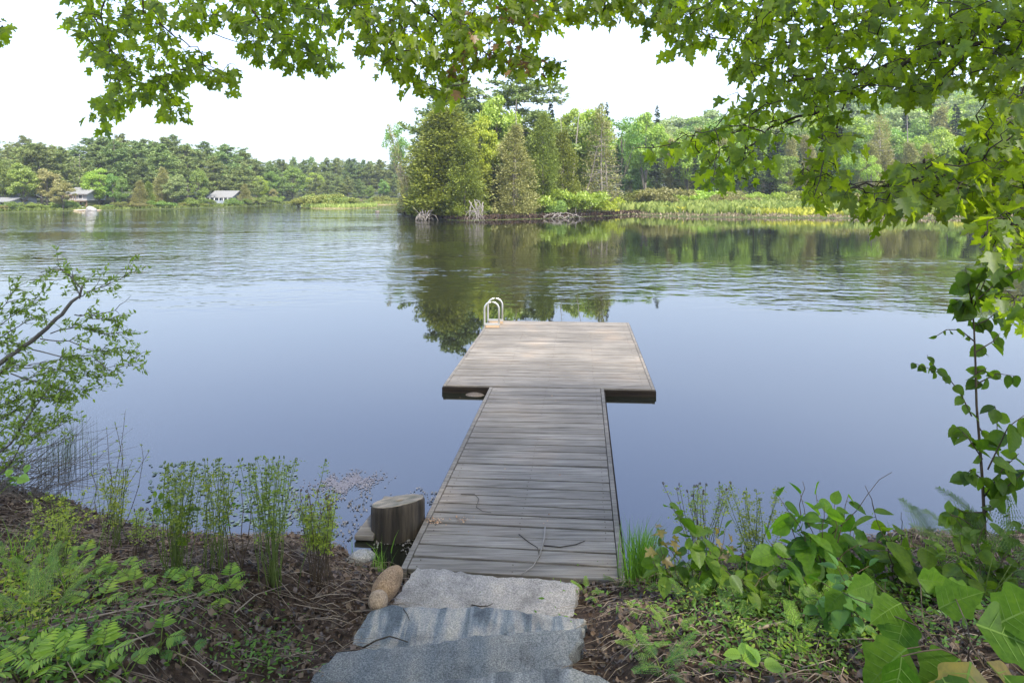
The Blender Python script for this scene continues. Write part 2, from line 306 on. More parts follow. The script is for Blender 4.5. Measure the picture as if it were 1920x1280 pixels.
# ------------------------------------------------------------------ water
def water():
    m, n, out = mat_new('lake_water')
    tc = n.nodes.new('ShaderNodeTexCoord'); sep = n.nodes.new('ShaderNodeSeparateXYZ'); n.links.new(tc.outputs['Object'], sep.inputs[0])
    def noise(scale, detail, stretch=(1,1,1), rough=.5):
        mp = n.nodes.new('ShaderNodeMapping'); mp.inputs['Scale'].default_value = stretch; n.links.new(tc.outputs['Object'], mp.inputs[0])
        z = n.nodes.new('ShaderNodeTexNoise'); z.inputs['Scale'].default_value = scale; z.inputs['Detail'].default_value = detail; z.inputs['Roughness'].default_value = rough
        n.links.new(mp.outputs[0], z.inputs['Vector']); return z.outputs['Fac']
    def math_(op, a, b=None, c=None):
        q = n.nodes.new('ShaderNodeMath'); q.operation = op
        for i, v in enumerate((a, b, c)):
            if v is None: continue
            if isinstance(v, (int, float)): q.inputs[i].default_value = v
            else: n.links.new(v, q.inputs[i])
        return q.outputs[0]
    def rng_(v, a, b, c, d):
        q = n.nodes.new('ShaderNodeMapRange'); q.interpolation_type = 'SMOOTHSTEP'
        for i, w in enumerate((a,b,c,d)): q.inputs[i+1].default_value = w
        n.links.new(v, q.inputs[0]); return q.outputs[0]
    big = noise(.16, 3, (1,1,1)); X, Y = sep.outputs[0], sep.outputs[1]
    yw = math_('ADD', Y, math_('MULTIPLY', math_('SUBTRACT', big, .5), 14))
    near = rng_(yw, 13.0, 19.5, 0, 1)                        # calm water near the bank
    right = rng_(math_('SUBTRACT', X, math_('MULTIPLY', Y, -.13)), 0, 5, 0, 1)
    farcalm = math_('MULTIPLY', right, rng_(yw, 20, 27, 0, 1))   # sheltered behind the wooded point
    amp = math_('MULTIPLY', near, math_('SUBTRACT', 1, math_('MULTIPLY', farcalm, .93)))
    streak = rng_(noise(.13, 4, (.35,1.4,1)), .36, .60, .25, 1)
    amp = math_('MULTIPLY', amp, streak)
    amp = math_('ADD', amp, .006)
    rip = math_('ADD', math_('MULTIPLY', noise(2.6, 2, (.7,1.2,1), .5), .42), math_('MULTIPLY', noise(1.1, 2, (.6,1.1,1)), .85))
    bp = n.nodes.new('ShaderNodeBump'); bp.inputs['Distance'].default_value = .085
    n.links.new(rip, bp.inputs['Height']); n.links.new(amp, bp.inputs['Strength'])
    bs = n.nodes.new('ShaderNodeBsdfPrincipled'); bs.inputs['Roughness'].default_value = .02; bs.inputs['IOR'].default_value = 1.6
    bs.inputs['Base Color'].default_value = (.010,.011,.008,1)
    n.links.new(bp.outputs[0], bs.inputs['Normal']); n.links.new(bs.outputs[0], out.inputs[0])
    g = Geo(); g.v = [(-700,2,0),(700,2,0),(700,1500,0),(-700,1500,0)]; g.f = [(0,1,2,3)]
    g.build('water', m).update_tag(); tag(bpy.data.objects['water'], kind='structure')
water()

# ------------------------------------------------------------------ far land
M['land'] = noise_mat('grassy_land', [(.3,(.03,.04,.015)),(.6,(.08,.10,.035)),(.8,(.13,.13,.07))], 1.2, 8, .95, bump=.5, spec=.1)
M['mud'] = noise_mat('shore_mud', [(.3,(.05,.04,.03)),(.7,(.2,.16,.12))], 2.5, 8, .95)
def smooth(a,b,x): t = np.clip((np.asarray(x,float)-a)/(b-a),0,1); return t*t*(3-2*t)
def left_shore(px): return np.interp(px, [-500,0,150,300,420,520,600,760], [401,398,394.5,392,388.5,384,380.5,380])
def right_shore(px): return np.interp(px, [745,760,800,870,940,1020,1080,1150,1190,1215,1300,1500,1700,1900,2600], [398,402,409,413.5,412,410,407,404,401,404,407,409,410,409.5,409])
def Dof(y, z=0.0): return (CZ-z)*F/(y-HY)
def hL(px, D):
    t = D-Dof(left_shore(px)); return np.clip(.08+t*.05, -.4, .45)+smooth(12,70,t)*3
def hR(px, D):
    t = D-Dof(right_shore(px)); X = (px-CX)*D/F
    return np.clip(.05+t*.12, -.4, .5)+smooth(35,190,t)*(3+24*smooth(1150,1800,px))*smooth(900,1250,px)
def land(name, pxs, shore, hf, offs, mat):
    V = []; nx = len(pxs)
    for o in offs:
        for p in pxs:
            D = float(Dof(shore(p)))+o; V.append(((p-CX)*D/F, D, float(hf(p, D))+ (.06*math.sin(p*.31+o) if o > 1 else 0)))
    i = np.arange(nx-1)[None,:]+np.arange(len(offs)-1)[:,None]*nx
    Q = np.stack([i,i+1,i+1+nx,i+nx],-1).reshape(-1)
    me = np_mesh(name, V, Q, np.full(len(Q)//4,4), True); o = link(name, me, None, mat); tag(o, kind='structure'); return o
offs = [-3,-.6,0,.4,1,2,4,7,11,16,24,35,50,70,100,140,190,260]
land('far_shore', np.linspace(-500,745,90), left_shore, hL, offs, M['land'])
land('wooded_point', np.linspace(745,2600,140), right_shore, hR, [-2,-.5,0,.3,.8,1.6,3,5,8,12,18,26,36,50,70,100,140,190,260], M['land'])

# ------------------------------------------------------------------ tree kinds
CACHE = {}
def sph(n): return norm(rnd(n))
def make_decid(seed, H=14., Rr=4.6, mat='decid', n=9000, low=.16, nb=46, leaf=.36):
    key = ('d', seed, mat)
    if key in CACHE: return CACHE[key]
    g = np.random.default_rng(seed); c = np.array([0,0,H*(low+1)/2]); hz = H*(1-low)/2
    u = norm(g.normal(size=(nb,3))); rad = g.uniform(.45,1,nb)[:,None]**.6
    shape = 1-.28*np.clip(u[:,2:3],0,1)
    bc = c+u*rad*np.array([Rr*.8,Rr*.8,hz*.86])*np.concatenate([shape,shape,np.ones_like(shape)],1)
    br = g.uniform(.55,1.25,nb)*H/14
    w = br**2; idx = g.choice(nb, n, p=w/w.sum())
    v = norm(g.normal(size=(n,3))); r = g.uniform(.45,1.08,n)[:,None]
    pos = bc[idx]+v*r*br[idx][:,None]*np.array([1.2,1.2,.78])
    nrm = v*.7+g.normal(size=(n,3))*.5+np.array([0,0,.55]); d = norm(g.normal(size=(n,3))+np.array([0,0,-.4]))
    crown = cloud_mesh('crown', DIA, pos, d, nrm, g.uniform(.6,1.25,n)*leaf, M[mat], wid=1.25)
    tb = Tubes(6); top = np.array([g.normal()*.2, g.normal()*.2, H*.82])
    trunk = curve((0,0,-.5), top, 0, 8, .06); tb.add(trunk, H*.016, H*.003)
    for k in g.choice(nb, 14, replace=False):
        j = int(np.clip(bc[k][2]/H*6-1.5, 1, 6)); tb.add(curve(trunk[j], bc[k], .3, 5, .1), H*.005, H*.0012, n=5)
    CACHE[key] = (tb.mesh('trunk', M['bark']), crown, H); return CACHE[key]
def make_pine(seed, H=18., Rr=4.9, mat='pine', low=.22, top_open=.0):
    key = ('p', seed, mat)
    if key in CACHE: return CACHE[key]
    g = np.random.default_rng(seed); tb = Tubes(6)
    trunk = curve((0,0,-.5), (g.normal()*.3,g.normal()*.3,H), 0, 10, .07); tb.add(trunk, H*.016, .03)
    P_, Dd, N_ = [], [], []
    nw = 22
    for w in range(nw):
        t = low+(1-low)*(w+.5*g.random())/nw; z = t*H; z0_ = z; base = np.array([np.interp(z, trunk[:,2], trunk[:,i]) for i in range(3)])
        L0 = Rr*(1-((t-low)/(1-low))**2.6)*.95+.5
        a0 = g.random()*6.28
        for b in range(g.integers(3,6)):
            a = a0+b*6.28/5+g.normal()*.35; L = L0*g.uniform(.4,1.2)*(1+.3*math.sin(a*2+seed)); z = min(z0_+g.normal()*.45, H-.1); base = np.array([np.interp(z, trunk[:,2], trunk[:,i]) for i in range(3)])
            dirn = np.array([math.cos(a), math.sin(a), .0]); rise = g.uniform(.05,.32)
            pts = [base+dirn*L*s+np.array([0,0,rise*L*s*s-.06*L*s]) for s in np.linspace(0,1,5)]
            tb.add(pts, .05*L/4+.02, .012, n=4)
            nt_ = int(4+L*4.2)
            for q in range(nt_):
                s = g.uniform(.32,1.03); lat = g.normal()*.20*L*(.35+s*.5); side = np.array([-dirn[1],dirn[0],0])
                c = base+dirn*L*s+side*lat+np.array([0,0,rise*L*s*s-.06*L*s+g.normal()*.22+.08])
                k = 10; dv = norm(g.normal(size=(k,3))*np.array([.8,.8,.35])+dirn*.5+np.array([0,0,.35]))
                P_.append(np.repeat(c[None],k,0)+g.normal(size=(k,3))*.13); Dd.append(dv); N_.append(g.normal(size=(k,3))*.9+dirn*.5+np.array([0,0,.6]))
    P_=np.concatenate(P_);Dd=np.concatenate(Dd);N_=np.concatenate(N_)
    crown = cloud_mesh('crown', DIA, P_, Dd, N_, g.uniform(.25,.6,len(P_)), M[mat], wid=.8)
    CACHE[key] = (tb.mesh('trunk', M['bark']), crown, H); return CACHE[key]
def make_cedar(seed, H=13., Rr=2.7, mat='cedar', n=21000, dens=1.0, bark='bark', power=.7, bare=0.0):
    key = ('c', seed, mat, n)
    if key in CACHE: return CACHE[key]
    g = np.random.default_rng(seed); n = int(n*dens)
    t = g.random(n)**1.35; th = g.random(n)*6.283
    pr = (1-t)**power*(1-.25*np.exp(-t*14))
    k1, k2, k3 = g.integers(2,5), g.integers(4,8), g.integers(9,14); p = g.random(6)*6.28
    lump = 1+.20*np.sin(k1*th+p[0]+t*7)+.17*np.sin(k2*th+p[1]-t*17)+.09*np.sin(k3*th+p[2]+t*31)+.10*np.sin(t*46+p[3]+2*th)
    depth = 1-np.abs(g.normal(size=n))*.22
    gap = (np.sin(k2*th+p[4]+t*23)+np.sin(k3*th*1.0+p[5]-t*39)) > 1.35
    depth = np.where(gap, depth*.72, depth)
    r = Rr*pr*lump*np.clip(depth,.15,1.1)+.06
    z = H*(.015+.985*t)+g.normal(size=n)*.12
    out = np.stack([np.cos(th),np.sin(th),np.zeros(n)],1)
    pos = np.stack([r*np.cos(th), r*np.sin(th), z],1)
    kc = n//38; sel = g.integers(0,n,kc); cc = pos[sel]*np.array([1.07,1.07,1])+g.normal(size=(kc,3))*.1; hs = g.random(n) < .72
    asg = g.integers(0,kc,n); scat = g.normal(size=(n,3))*np.array([.24,.24,.30])*(H/13)*g.uniform(.6,1.5,kc)[asg][:,None]
    pos = np.where(hs[:,None], cc[asg]+scat+np.array([0,0,.0]), pos); out = np.where(hs[:,None], out[sel][asg], out)
    pos[:,0] += .22*np.sin(pos[:,2]*1.0+p[5]); pos[:,1] += .22*np.sin(pos[:,2]*1.2+p[2])
    pos[:,2] = np.maximum(pos[:,2], .05)
    d = out*.75+np.array([0,0,.35])+g.normal(size=(n,3))*.45; nr = np.cross(d, np.stack([-np.sin(th),np.cos(th),np.zeros(n)],1))+g.normal(size=(n,3))*.7
    crown = cloud_mesh('crown', DIA, pos, d, nr, g.uniform(.12,.32,n), M[mat], wid=.9)
    tb = Tubes(6); tb.add(curve((0,0,-.5),(0,0,H*.98),0,8,.05), H*.014, .02)
    for q in range(int(40+bare*80)):
        zz = g.uniform(.1,.95); a = g.random()*6.28; L = Rr*(1-zz)**power*(1.0+.3*bare)
        e = np.array([math.cos(a)*L, math.sin(a)*L, H*zz+g.uniform(-.1,.3)]); tb.add(curve((0,0,H*zz),e,-.1,4,.06), .03, .008, n=4)
    CACHE[key] = (tb.mesh('trunk', M[bark]), crown, H); return CACHE[key]
def make_spruce(seed, H=14., Rr=2.4, mat='spruce'):
    key = ('s', seed, mat)
    if key in CACHE: return CACHE[key]
    g = np.random.default_rng(seed); tb = Tubes(6); tb.add(curve((0,0,-.5),(0,0,H),0,8,.03), H*.013, .015)
    P_,Dd,N_=[],[],[]
    nw = 34
    for w in range(nw):
        t = .05+.94*w/nw; L0 = Rr*(1-t)**.8+.12
        for b in range(9):
            t = min(max(.05+.94*(w+g.normal()*.8)/nw, .04), .985); L0 = Rr*(1-t)**.8+.05
            a = g.random()*6.28; L = L0*g.uniform(.6,1.12); dv = np.array([math.cos(a),math.sin(a),0]); sd_ = np.array([-dv[1],dv[0],0])
            k = int(10+L*13); s = g.uniform(.12,1,k)[:,None]
            c = np.array([0,0,t*H])+dv*L*s+sd_*(g.normal(size=(k,1))*.13*L*(1.15-s))+np.concatenate([np.zeros((k,2)), -.28*L*s+.14*L*s*s+g.normal(size=(k,1))*.04],1)
            P_.append(c); Dd.append(dv*.8+sd_*g.normal(size=(k,1))*.7+np.array([0,0,-.15])); N_.append(g.normal(size=(k,3))*.4+np.array([0,0,1]))
    P_=np.concatenate(P_);Dd=np.concatenate(Dd);N_=np.concatenate(N_)
    crown = cloud_mesh('crown', DIA, P_, Dd, N_, g.uniform(.2,.42,len(P_)), M[mat], wid=.8)
    CACHE[key] = (tb.mesh('trunk', M['barkd']), crown, H); return CACHE[key]
def make_snag(seed, H=10., twigs=30, spread=1.6, mat='snag'):
    key = ('x', seed, mat)
    if key in CACHE: return CACHE[key]
    g = np.random.default_rng(seed); tb = Tubes(6); tr = curve((0,0,-.4),(g.normal()*.2,g.normal()*.2,H),0,9,.06); tb.add(tr, H*.012, .015)
    tw = Tubes(4)
    for q in range(twigs):
        z = g.uniform(.12,.97)*H; a = g.random()*6.28; L = spread*(1-z/H)**.5*g.uniform(.4,1.2)+.1
        b = np.array([np.interp(z, tr[:,2], tr[:,i]) for i in range(3)]); e = b+np.array([math.cos(a)*L, math.sin(a)*L, g.uniform(-.25,.2)*L])
        cv = curve(b,e,.08*L,4,.05); tw.add(cv,.02,.005)
        for k in range(3):
            m_ = cv[g.integers(1,4)]; tw.add([m_, m_+g.normal(size=3)*L*.18], .009,.004, n=3)
    CACHE[key] = (tb.mesh('trunk', M[mat]), tw.mesh('branches', M[mat]), H); return CACHE[key]
def make_shrub(seed, H=2.4, Rr=2.2, mat='shrub', n=3600):
    key = ('b', seed, mat)
    if key in CACHE: return CACHE[key]
    g = np.random.default_rng(seed); nb = 16
    bc = np.stack([g.normal(size=nb)*Rr*.42, g.normal(size=nb)*Rr*.42, g.uniform(.2,.72,nb)*H],1); br = g.uniform(.22,.42,nb)*H
    idx = g.integers(0,nb,n); v = norm(g.normal(size=(n,3))); v[:,2] = np.abs(v[:,2])*1.0-.2
    pos = bc[idx]+v*(g.uniform(.5,1.08,n)*br[idx])[:,None]; pos[:,2] = np.maximum(pos[:,2], .03)
    d = g.normal(size=(n,3))*.7+np.array([0,0,.6]); crown = cloud_mesh('foliage', DIA, pos, d, v+g.normal(size=(n,3))*.6, g.uniform(.12,.28,n), M[mat])
    tb = Tubes(4)
    for k in range(nb): tb.add(curve((g.normal()*.15,g.normal()*.15,-.2), bc[k], .2, 4, .05), .03, .008)
    CACHE[key] = (tb.mesh('stems', M['bark']), crown, H); return CACHE[key]
NAMES = {'d':('leafy_tree','tree','trunk','crown'),'p':('pine_tree','tree','trunk','crown'),'c':('cedar_tree','tree','trunk','crown'),
         's':('spruce_tree','tree','trunk','crown'),'x':('dead_tree','dead tree','trunk','branches'),'b':('shrub','shrub','stems','foliage')}
def plant(kind, proto, px, ytop, D, hf, w=1.0, label=None, group=None, lean=0.0, leany=0.0, base=None, sink=0.0):
    tm, cm, H = proto; x = (px-CX)*D/F; gz = float(hf(px, D)) if base is None else base
    gz -= sink
    top = CZ-(ytop-HY)*D/F; s = max(.15, (top-gz)/H)
    nm, cat, a, b = NAMES[kind]; o = empty(nm, (x, D, gz)); tag(o, label, cat, group)
    o.rotation_euler = (leany, lean, random.uniform(0, 6.28) if not lean and not leany else 0)
    ta = link(a, tm, o); cb = link(b, cm, o)
    for q in (ta, cb): q.scale = (s*w, s*w, s)
    if lean or leany:
        for q in (ta, cb): q.rotation_euler = (0,0,random.uniform(0,6.28))
    return o

# ------------------------------------------------------------------ left and far shore woods
sky_x = [-200,-60,0,60,110,150,200,250,320,345,370,420,455,480,520,560,620,680,740,800]
sky_y = [255,262,264,258,266,270,256,258,250,262,272,270,283,291,295,297,298,300,301,300]
def skyl(p): return float(np.interp(p, sky_x, sky_y))
grp = 'pines in the woods along the left shore'
pl = 'tall feathery white pine in the wood along the far left shore'
pines = lambda: make_pine(random.choice([11,12,13,14]))
for row,(dd,st,dy) in enumerate([(14,40,16),(24,34,4),(38,30,0)]):
    p = -190+row*9
    while p < 540:
        D = float(Dof(left_shore(p)))+dd+random.uniform(-3,3)
        gap = 128 < p < 152
        yt = skyl(p)+dy+random.uniform(-6,16)*(1 if row else 1.8)+(10 if gap else 0)
        if not (row < 2 and (118 < p < 168 or p < 20)):
            plant('p', pines(), p, yt, D, hL, random.uniform(1.1,1.6), pl, grp)
        p += st*random.uniform(.8,1.25)
for p in (130,141,149):
    plant('x', make_snag(21+p%3, 16, 26, 1.5, 'snagg'), p, 292+random.uniform(-8,8), 106+random.uniform(-3,5), hL, 1.0, 'thin bare pine trunk standing in the gap above the white cottage', 'bare trunks above the white cottage')
# far end of the inlet
for row,(dd,st,dy) in enumerate([(5,22,12),(20,20,2),(38,17,0)]):
    p = 500+row*6
    while p < 800:
        D = 158+dd+random.uniform(-3,3); yt = skyl(p)+dy+random.uniform(-3,9)+(22 if row==0 else 0)
        k = random.random()
        if row == 0 and k < .62: plant('d', make_decid(random.choice([31,32,33]), mat='decid'), p, yt+random.uniform(-4,14), D, hL, random.uniform(.9,1.25), 'rounded green broadleaf tree at the far end of the inlet', 'broadleaf trees at the far end of the inlet')
        else: plant('p', pines(), p, yt, D, hL, random.uniform(.95,1.3), 'dark pine in the distant wood closing off the inlet', 'pines closing off the inlet')
        p += st*random.uniform(.8,1.2)
LT = [  # px, ytop, extra distance from the shore, kind, seed, material, width, label
 (8,292,9,'d',31,'decid',1.0,'fresh green broadleaf tree at the very left edge of the far shore'),
 (44,300,6,'d',32,'decid',1.15,'layered bright green tree beside the small white outbuilding'),
 (52,312,12,'d',35,'pale',.8,'pale green tree just behind the layered tree near the left edge'),
 (88,312,5,'d',33,'cedarb',1.0,'olive brown tree standing left of the white cottage on stilts'),
 (118,336,.8,'d',34,'cedarb',1.3,'thin leafed low tree half covering the white cottage'),
 (186,310,6,'d',31,'bright',1.15,'bright yellow green maple right of the white cottage'),
 (212,322,5,'d',33,'decid',.9,'green tree with a pale leaning stem on the far shore'),
 (228,328,3,'d',35,'decid',.8,'darker round tree in front of the leaning stem tree'),
 (262,340,3,'c',41,'cedarb',1.5,'short olive cedar beside the water, left of the pale round tree'),
 (278,342,3.5,'c',42,'cedar',1.4,'yellowish bushy cedar touching the pale round tree'),
 (304,316,8,'c',43,'cedarb',1.3,'brownish cedar rising behind the pale round tree'),
 (330,322,4,'d',32,'pale',1.25,'pale green round tree standing out on the far shore'),
 (372,312,5,'d',34,'decid',.9,'slim green tree just left of the grey roofed cottage'),
 (458,306,8,'p',12,'pine',1.25,'light green pine right of the grey roofed cottage'),
 (459,346,3,'c',44,'cedarb',1.6,'grey green bushy conifer low beside the grey roofed cottage'),
 (488,326,7,'d',31,'bright',.95,'yellow green tree between the cottage wood and the inlet'),
 (508,318,9,'d',33,'decid',1.0,'mid green leaning tree where the left shore ends'),
 (512,352,4,'d',35,'cedarb',1.0,'small olive bush tree low on the end of the left shore'),
 (548,306,14,'d',32,'decid',1.3,'rounded green tree behind the marsh islet'),
 (588,320,22,'d',31,'bright',1.2,'light green spreading tree right behind the marsh islet'),
 (640,326,24,'d',34,'pale',1.15,'pale spreading tree with bare trunk across the inlet'),
 (722,338,12,'d',33,'bright',1.1,'yellow green tree at the inlet next to the wooded point'),
]
for p,yt,dd,k,sd_,mt,w,lb in LT:
    D = float(Dof(left_shore(p)))+dd
    pr = make_decid(sd_, mat=mt) if k=='d' else (make_cedar(sd_, mat=mt) if k=='c' else make_pine(sd_))
    plant(k, pr, p, yt, D, hL, w, lb)
# low shore bushes
p = -120
while p < 745:
    D = float(Dof(left_shore(p)))+random.uniform(1.2,3)
    if not (128 < p < 178 or 385 < p < 442 or 0 < p < 35 or p > 528):
        plant('b', make_shrub(random.choice([51,52,53]), mat=random.choice(['shrub','decid','shrubb'])), p, float(left_shore(p))-random.uniform(9,20), D, hL, random.uniform(1,1.7),
              'low green bush at the waterline of the far left shore', 'bushes along the far left waterline')
    p += random.uniform(13,24)
for p,yt,d_ in ((124,374,92),(131,377,91),(388,372,114),(397,375,113.5),(438,371,114),(430,377,113.5),(20,378,85)):
    plant('b', make_shrub(random.choice([51,52]), mat='decid'), p, yt, d_, hL, 1.2, 'small green bush in front of the cottages on the far left shore', 'bushes in front of the far cottages')
# marsh islets
M['isl'] = noise_mat('marsh_turf', [(.3,(.12,.10,.05)),(.7,(.27,.23,.13))], 2, 8, .95)
def islet(x0, x1, y0, depth, label_name):
    a = P(x0,y0); b = P(x1,y0); V = [];n=26
    cx = (a.x+b.x)/2; rx = (b.x-a.x)/2; cyy = a.y+depth/2
    ring = []
    for rr,z in ((1,-.3),(.97,.03),(.8,.12),(.4,.16),(0.02,.17)):
        for k in range(n):
            t = k*6.283/n; V.append((cx+rx*rr*math.cos(t), cyy+depth/2*rr*math.sin(t)*(1+.15*math.sin(3*t)), z))
    Q = []
    for i in range(4):
        for k in range(n): Q += [i*n+k, i*n+(k+1)%n, (i+1)*n+(k+1)%n, (i+1)*n+k]
    o = link('islet', np_mesh('islet', V, Q, [4]*(len(Q)//4), True), None, M['isl']); tag(o, kind='structure'); return cx, rx, cyy
def grass_stuff(name, pos, hgt, mat, label, cat, wid=.35, lean=.3, t=NEEDLE):
    n = len(pos); d = np.array([0,0,1.0])+rng.normal(size=(n,3))*lean; nr = rng.normal(size=(n,3))*np.array([1,1,.1])
    o = cloud(name, t, pos, d, nr, hgt, mat, None, wid=wid); tag(o, label, cat, kind='stuff'); return o
for (x0,x1,y0,dep,rows) in ((543,692,391,12,[(560,374),(576,369),(592,366),(608,364),(622,363),(638,367),(654,373)]),(684,745,384,14,[(700,369),(716,367),(733,370)]),(655,682,381,6,[(662,372),(674,371)])):
    cx,rx,cyy = islet(x0,x1,y0,dep,'islet')
    for p,yt in rows: plant('b', make_shrub(random.choice([51,52,53]), mat='shrub'), p, yt, cyy+random.uniform(-1,1), None, 1.6, 'yellow green willow bush growing on the low marsh islet', 'willow bushes on the marsh islets', base=.1)
    n = 2600 if dep==12 else 900; a = rng.random(n)*6.28; r = rng.random(n)**.5*.97
    grass_stuff('islet_grass', np.stack([cx+rx*r*np.cos(a), cyy+dep/2*r*np.sin(a), np.full(n,.08)],1), rng.uniform(.3,.9,n), M['straw'] if dep==6 else M['marsh'], 'tawny marsh grass covering the islet in the inlet' if dep==12 else 'marsh grass on the small islets by the wooded point', 'grass', 1.6, .2)

# ------------------------------------------------------------------ cottages
M['white'] = noise_mat('white_siding', [(.3,(.28,.30,.32)),(.7,(.38,.39,.40))], 1.5, bump=0)
M['bluew'] = noise_mat('pale_blue_siding', [(.3,(.20,.24,.29)),(.7,(.28,.32,.37))], 1.5, bump=0)
M['roof'] = noise_mat('grey_shingles', [(.3,(.15,.155,.16)),(.7,(.23,.235,.24))], 6, bump=.2)
M['glass'] = plain('window_glass', (.03,.04,.05), .08)
M['trim'] = plain('white_trim', (.75,.75,.73), .5)
M['deckw'] = noise_mat('brown_deck_wood', [(.3,(.16,.11,.07)),(.7,(.28,.2,.14))], 5)
def cottage(label, px, D, w, dp, eave, ridge, wall, wins, porch=False, deck=False, stilts=0.0, gz=None, rz=0):
    gz = float(hL(px,D)) if gz is None else gz
    o = empty('cottage', ((px-CX)*D/F, D, gz), rz); tag(o, label, 'cottage')
    s = stilts; g = Geo(); g.box(-w/2,0,s if s else -.5, w/2,dp,s+eave); 
    c = len(g.v); g.v += [(-w/2+.02,.0,s+eave),(-w/2+.02,dp,s+eave),(-w/2+.02,dp/2,s+ridge-.05),(w/2-.02,0,s+eave),(w/2-.02,dp,s+eave),(w/2-.02,dp/2,s+ridge-.05)]
    g.f += [(c,c+2,c+1),(c+3,c+4,c+5)]
    g.build('wall', wall, o)
    rf = Geo(); ov = .5
    rf.hexa([(-w/2-ov,-ov,s+eave-.15),(w/2+ov,-ov,s+eave-.15),(w/2+ov,dp/2,s+ridge),(-w/2-ov,dp/2,s+ridge)],[(-w/2-ov,-ov,s+eave),(w/2+ov,-ov,s+eave),(w/2+ov,dp/2,s+ridge+.15),(-w/2-ov,dp/2,s+ridge+.15)])
    rf.hexa([(-w/2-ov,dp/2,s+ridge),(w/2+ov,dp/2,s+ridge),(w/2+ov,dp+ov,s+eave-.15),(-w/2-ov,dp+ov,s+eave-.15)],[(-w/2-ov,dp/2,s+ridge+.15),(w/2+ov,dp/2,s+ridge+.15),(w/2+ov,dp+ov,s+eave),(-w/2-ov,dp+ov,s+eave)])
    rf.build('roof', M['roof'], o)
    for (x0,z0,x1,z1) in wins:
        f = Geo(); f.box(x0-.08,-.08,s+z0-.08,x1+.08,-.01,s+z1+.08); fo = f.build('window', M['trim'], o)
        q = Geo(); q.box(x0,-.11,s+z0,x1,-.083,s+z1); q.build('pane', M['glass'], fo)
    if s:
        for x in np.linspace(-w/2+.2,w/2-.2,4):
            q = Geo(); q.box(x-.1,.1,-.6,x+.1,.3,s); q.build('post', M['deckw'], o)
    if deck:
        q = Geo(); q.box(-w/2,-2.2,s-.15,w/2,-.02,s); q.build('deck', M['deckw'], o)
        q = Geo(); q.box(-w/2,-2.2,s+.85,w/2,-2.1,s+.95)
        for x in np.arange(-w/2,w/2+.1,.35): q.box(x,-2.19,s,x+.05,-2.12,s+.85)
        q.build('railing', M['deckw'], o)
    if porch:
        q = Geo(); q.box(-w/2-.3,-1.8,s+.0,w/2+.3,-1.7,s+.8); q.box(-w/2-.3,-1.8,-.3,w/2+.3,-.1,.12); q.build('porch', M['bluew'], o)
        for x in np.linspace(-w/2-.2,w/2+.2,6):
            q = Geo(); q.box(x-.05,-1.69,.12,x+.05,-1.59,s+eave-.12); q.build('post', M['trim'], o)
    return o
cottage('white cottage on brown posts with pale grey roof behind thin trees', 145, 95, 3.0, 4.5, 1.1, 2.0, M['white'], [(-1.2,.35,-.7,.85),(.3,.35,.8,.85)], deck=True, stilts=.7, gz=.75)
cottage('low grey roofed cottage with a row of porch windows', 414, 117, 4.0, 5.5, 1.45, 2.6, M['bluew'], [(-1.85+i*.53,.6,-1.85+i*.53+.38,1.2) for i in range(7)], porch=True, gz=.35)
cottage('small white outbuilding with dark window at the left edge', 3, 88, 2.2, 3, .9, 1.3, M['white'], [(-.1,.3,.5,.75)], gz=.55)
cottage('small white shed half hidden behind the layered green tree', 31, 92, 1.5, 3, 1.4, 1.9, M['white'], [(-.3,.5,.2,.95)], gz=.55)
def rock(name, loc, size, mat, seed=1, rot=(0,0,0), parent=None, sub=4, amp=.12):
    import bmesh
    bm = bmesh.new(); bmesh.ops.create_icosphere(bm, subdivisions=sub, radius=1)
    g = np.random.default_rng(seed); p = g.random(8)*6.28
    for v in bm.verts:
        c = v.co; f = 1+amp*(math.sin(c.x*2.3+p[0])*math.cos(c.y*2.1+p[1])+.6*math.sin(c.z*4+p[2]+c.x*3)+.35*math.sin(c.y*8+p[3])*math.cos(c.x*7+p[4]))
        v.co = c*f
    me = bpy.data.meshes.new(name); bm.to_mesh(me); bm.free()
    me.transform(Matrix.Diagonal((*size,1))); me.transform(Matrix.Rotation(rot[0],4,'X')@Matrix.Rotation(rot[1],4,'Y'));
    me.polygons.foreach_set('use_smooth',[True]*len(me.polygons)); me.materials.append(mat)
    o = link(name, me, parent); o.location = loc; o.rotation_euler = (0,0,rot[2]); return o
M['paler'] = noise_mat('pale_rock', [(.3,(.22,.21,.20)),(.7,(.36,.35,.33))], 3)
M['sand'] = noise_mat('landing_sand', [(.3,(.42,.33,.24)),(.7,(.58,.47,.36))], 3)
sp_ = rock('sand_patch', tuple(P(148,394.8,.02)+Vector((0,1.3,0))), (2.2,1.6,.14), M['sand'], 3, sub=3); tag(sp_, kind='structure')
tag(rock('boulder', tuple(P(171,393.8,.1)), (.75,.6,.55), M['paler'], 4, sub=3), 'pale rounded boulder at the sandy landing below the white cottage', 'boulder')
tag(rock('boulder', tuple(P(150,391,.2)), (1.0,.6,.3), M['paler'], 5, sub=3), 'flat pale slab at the top of the sandy landing', 'boulder')

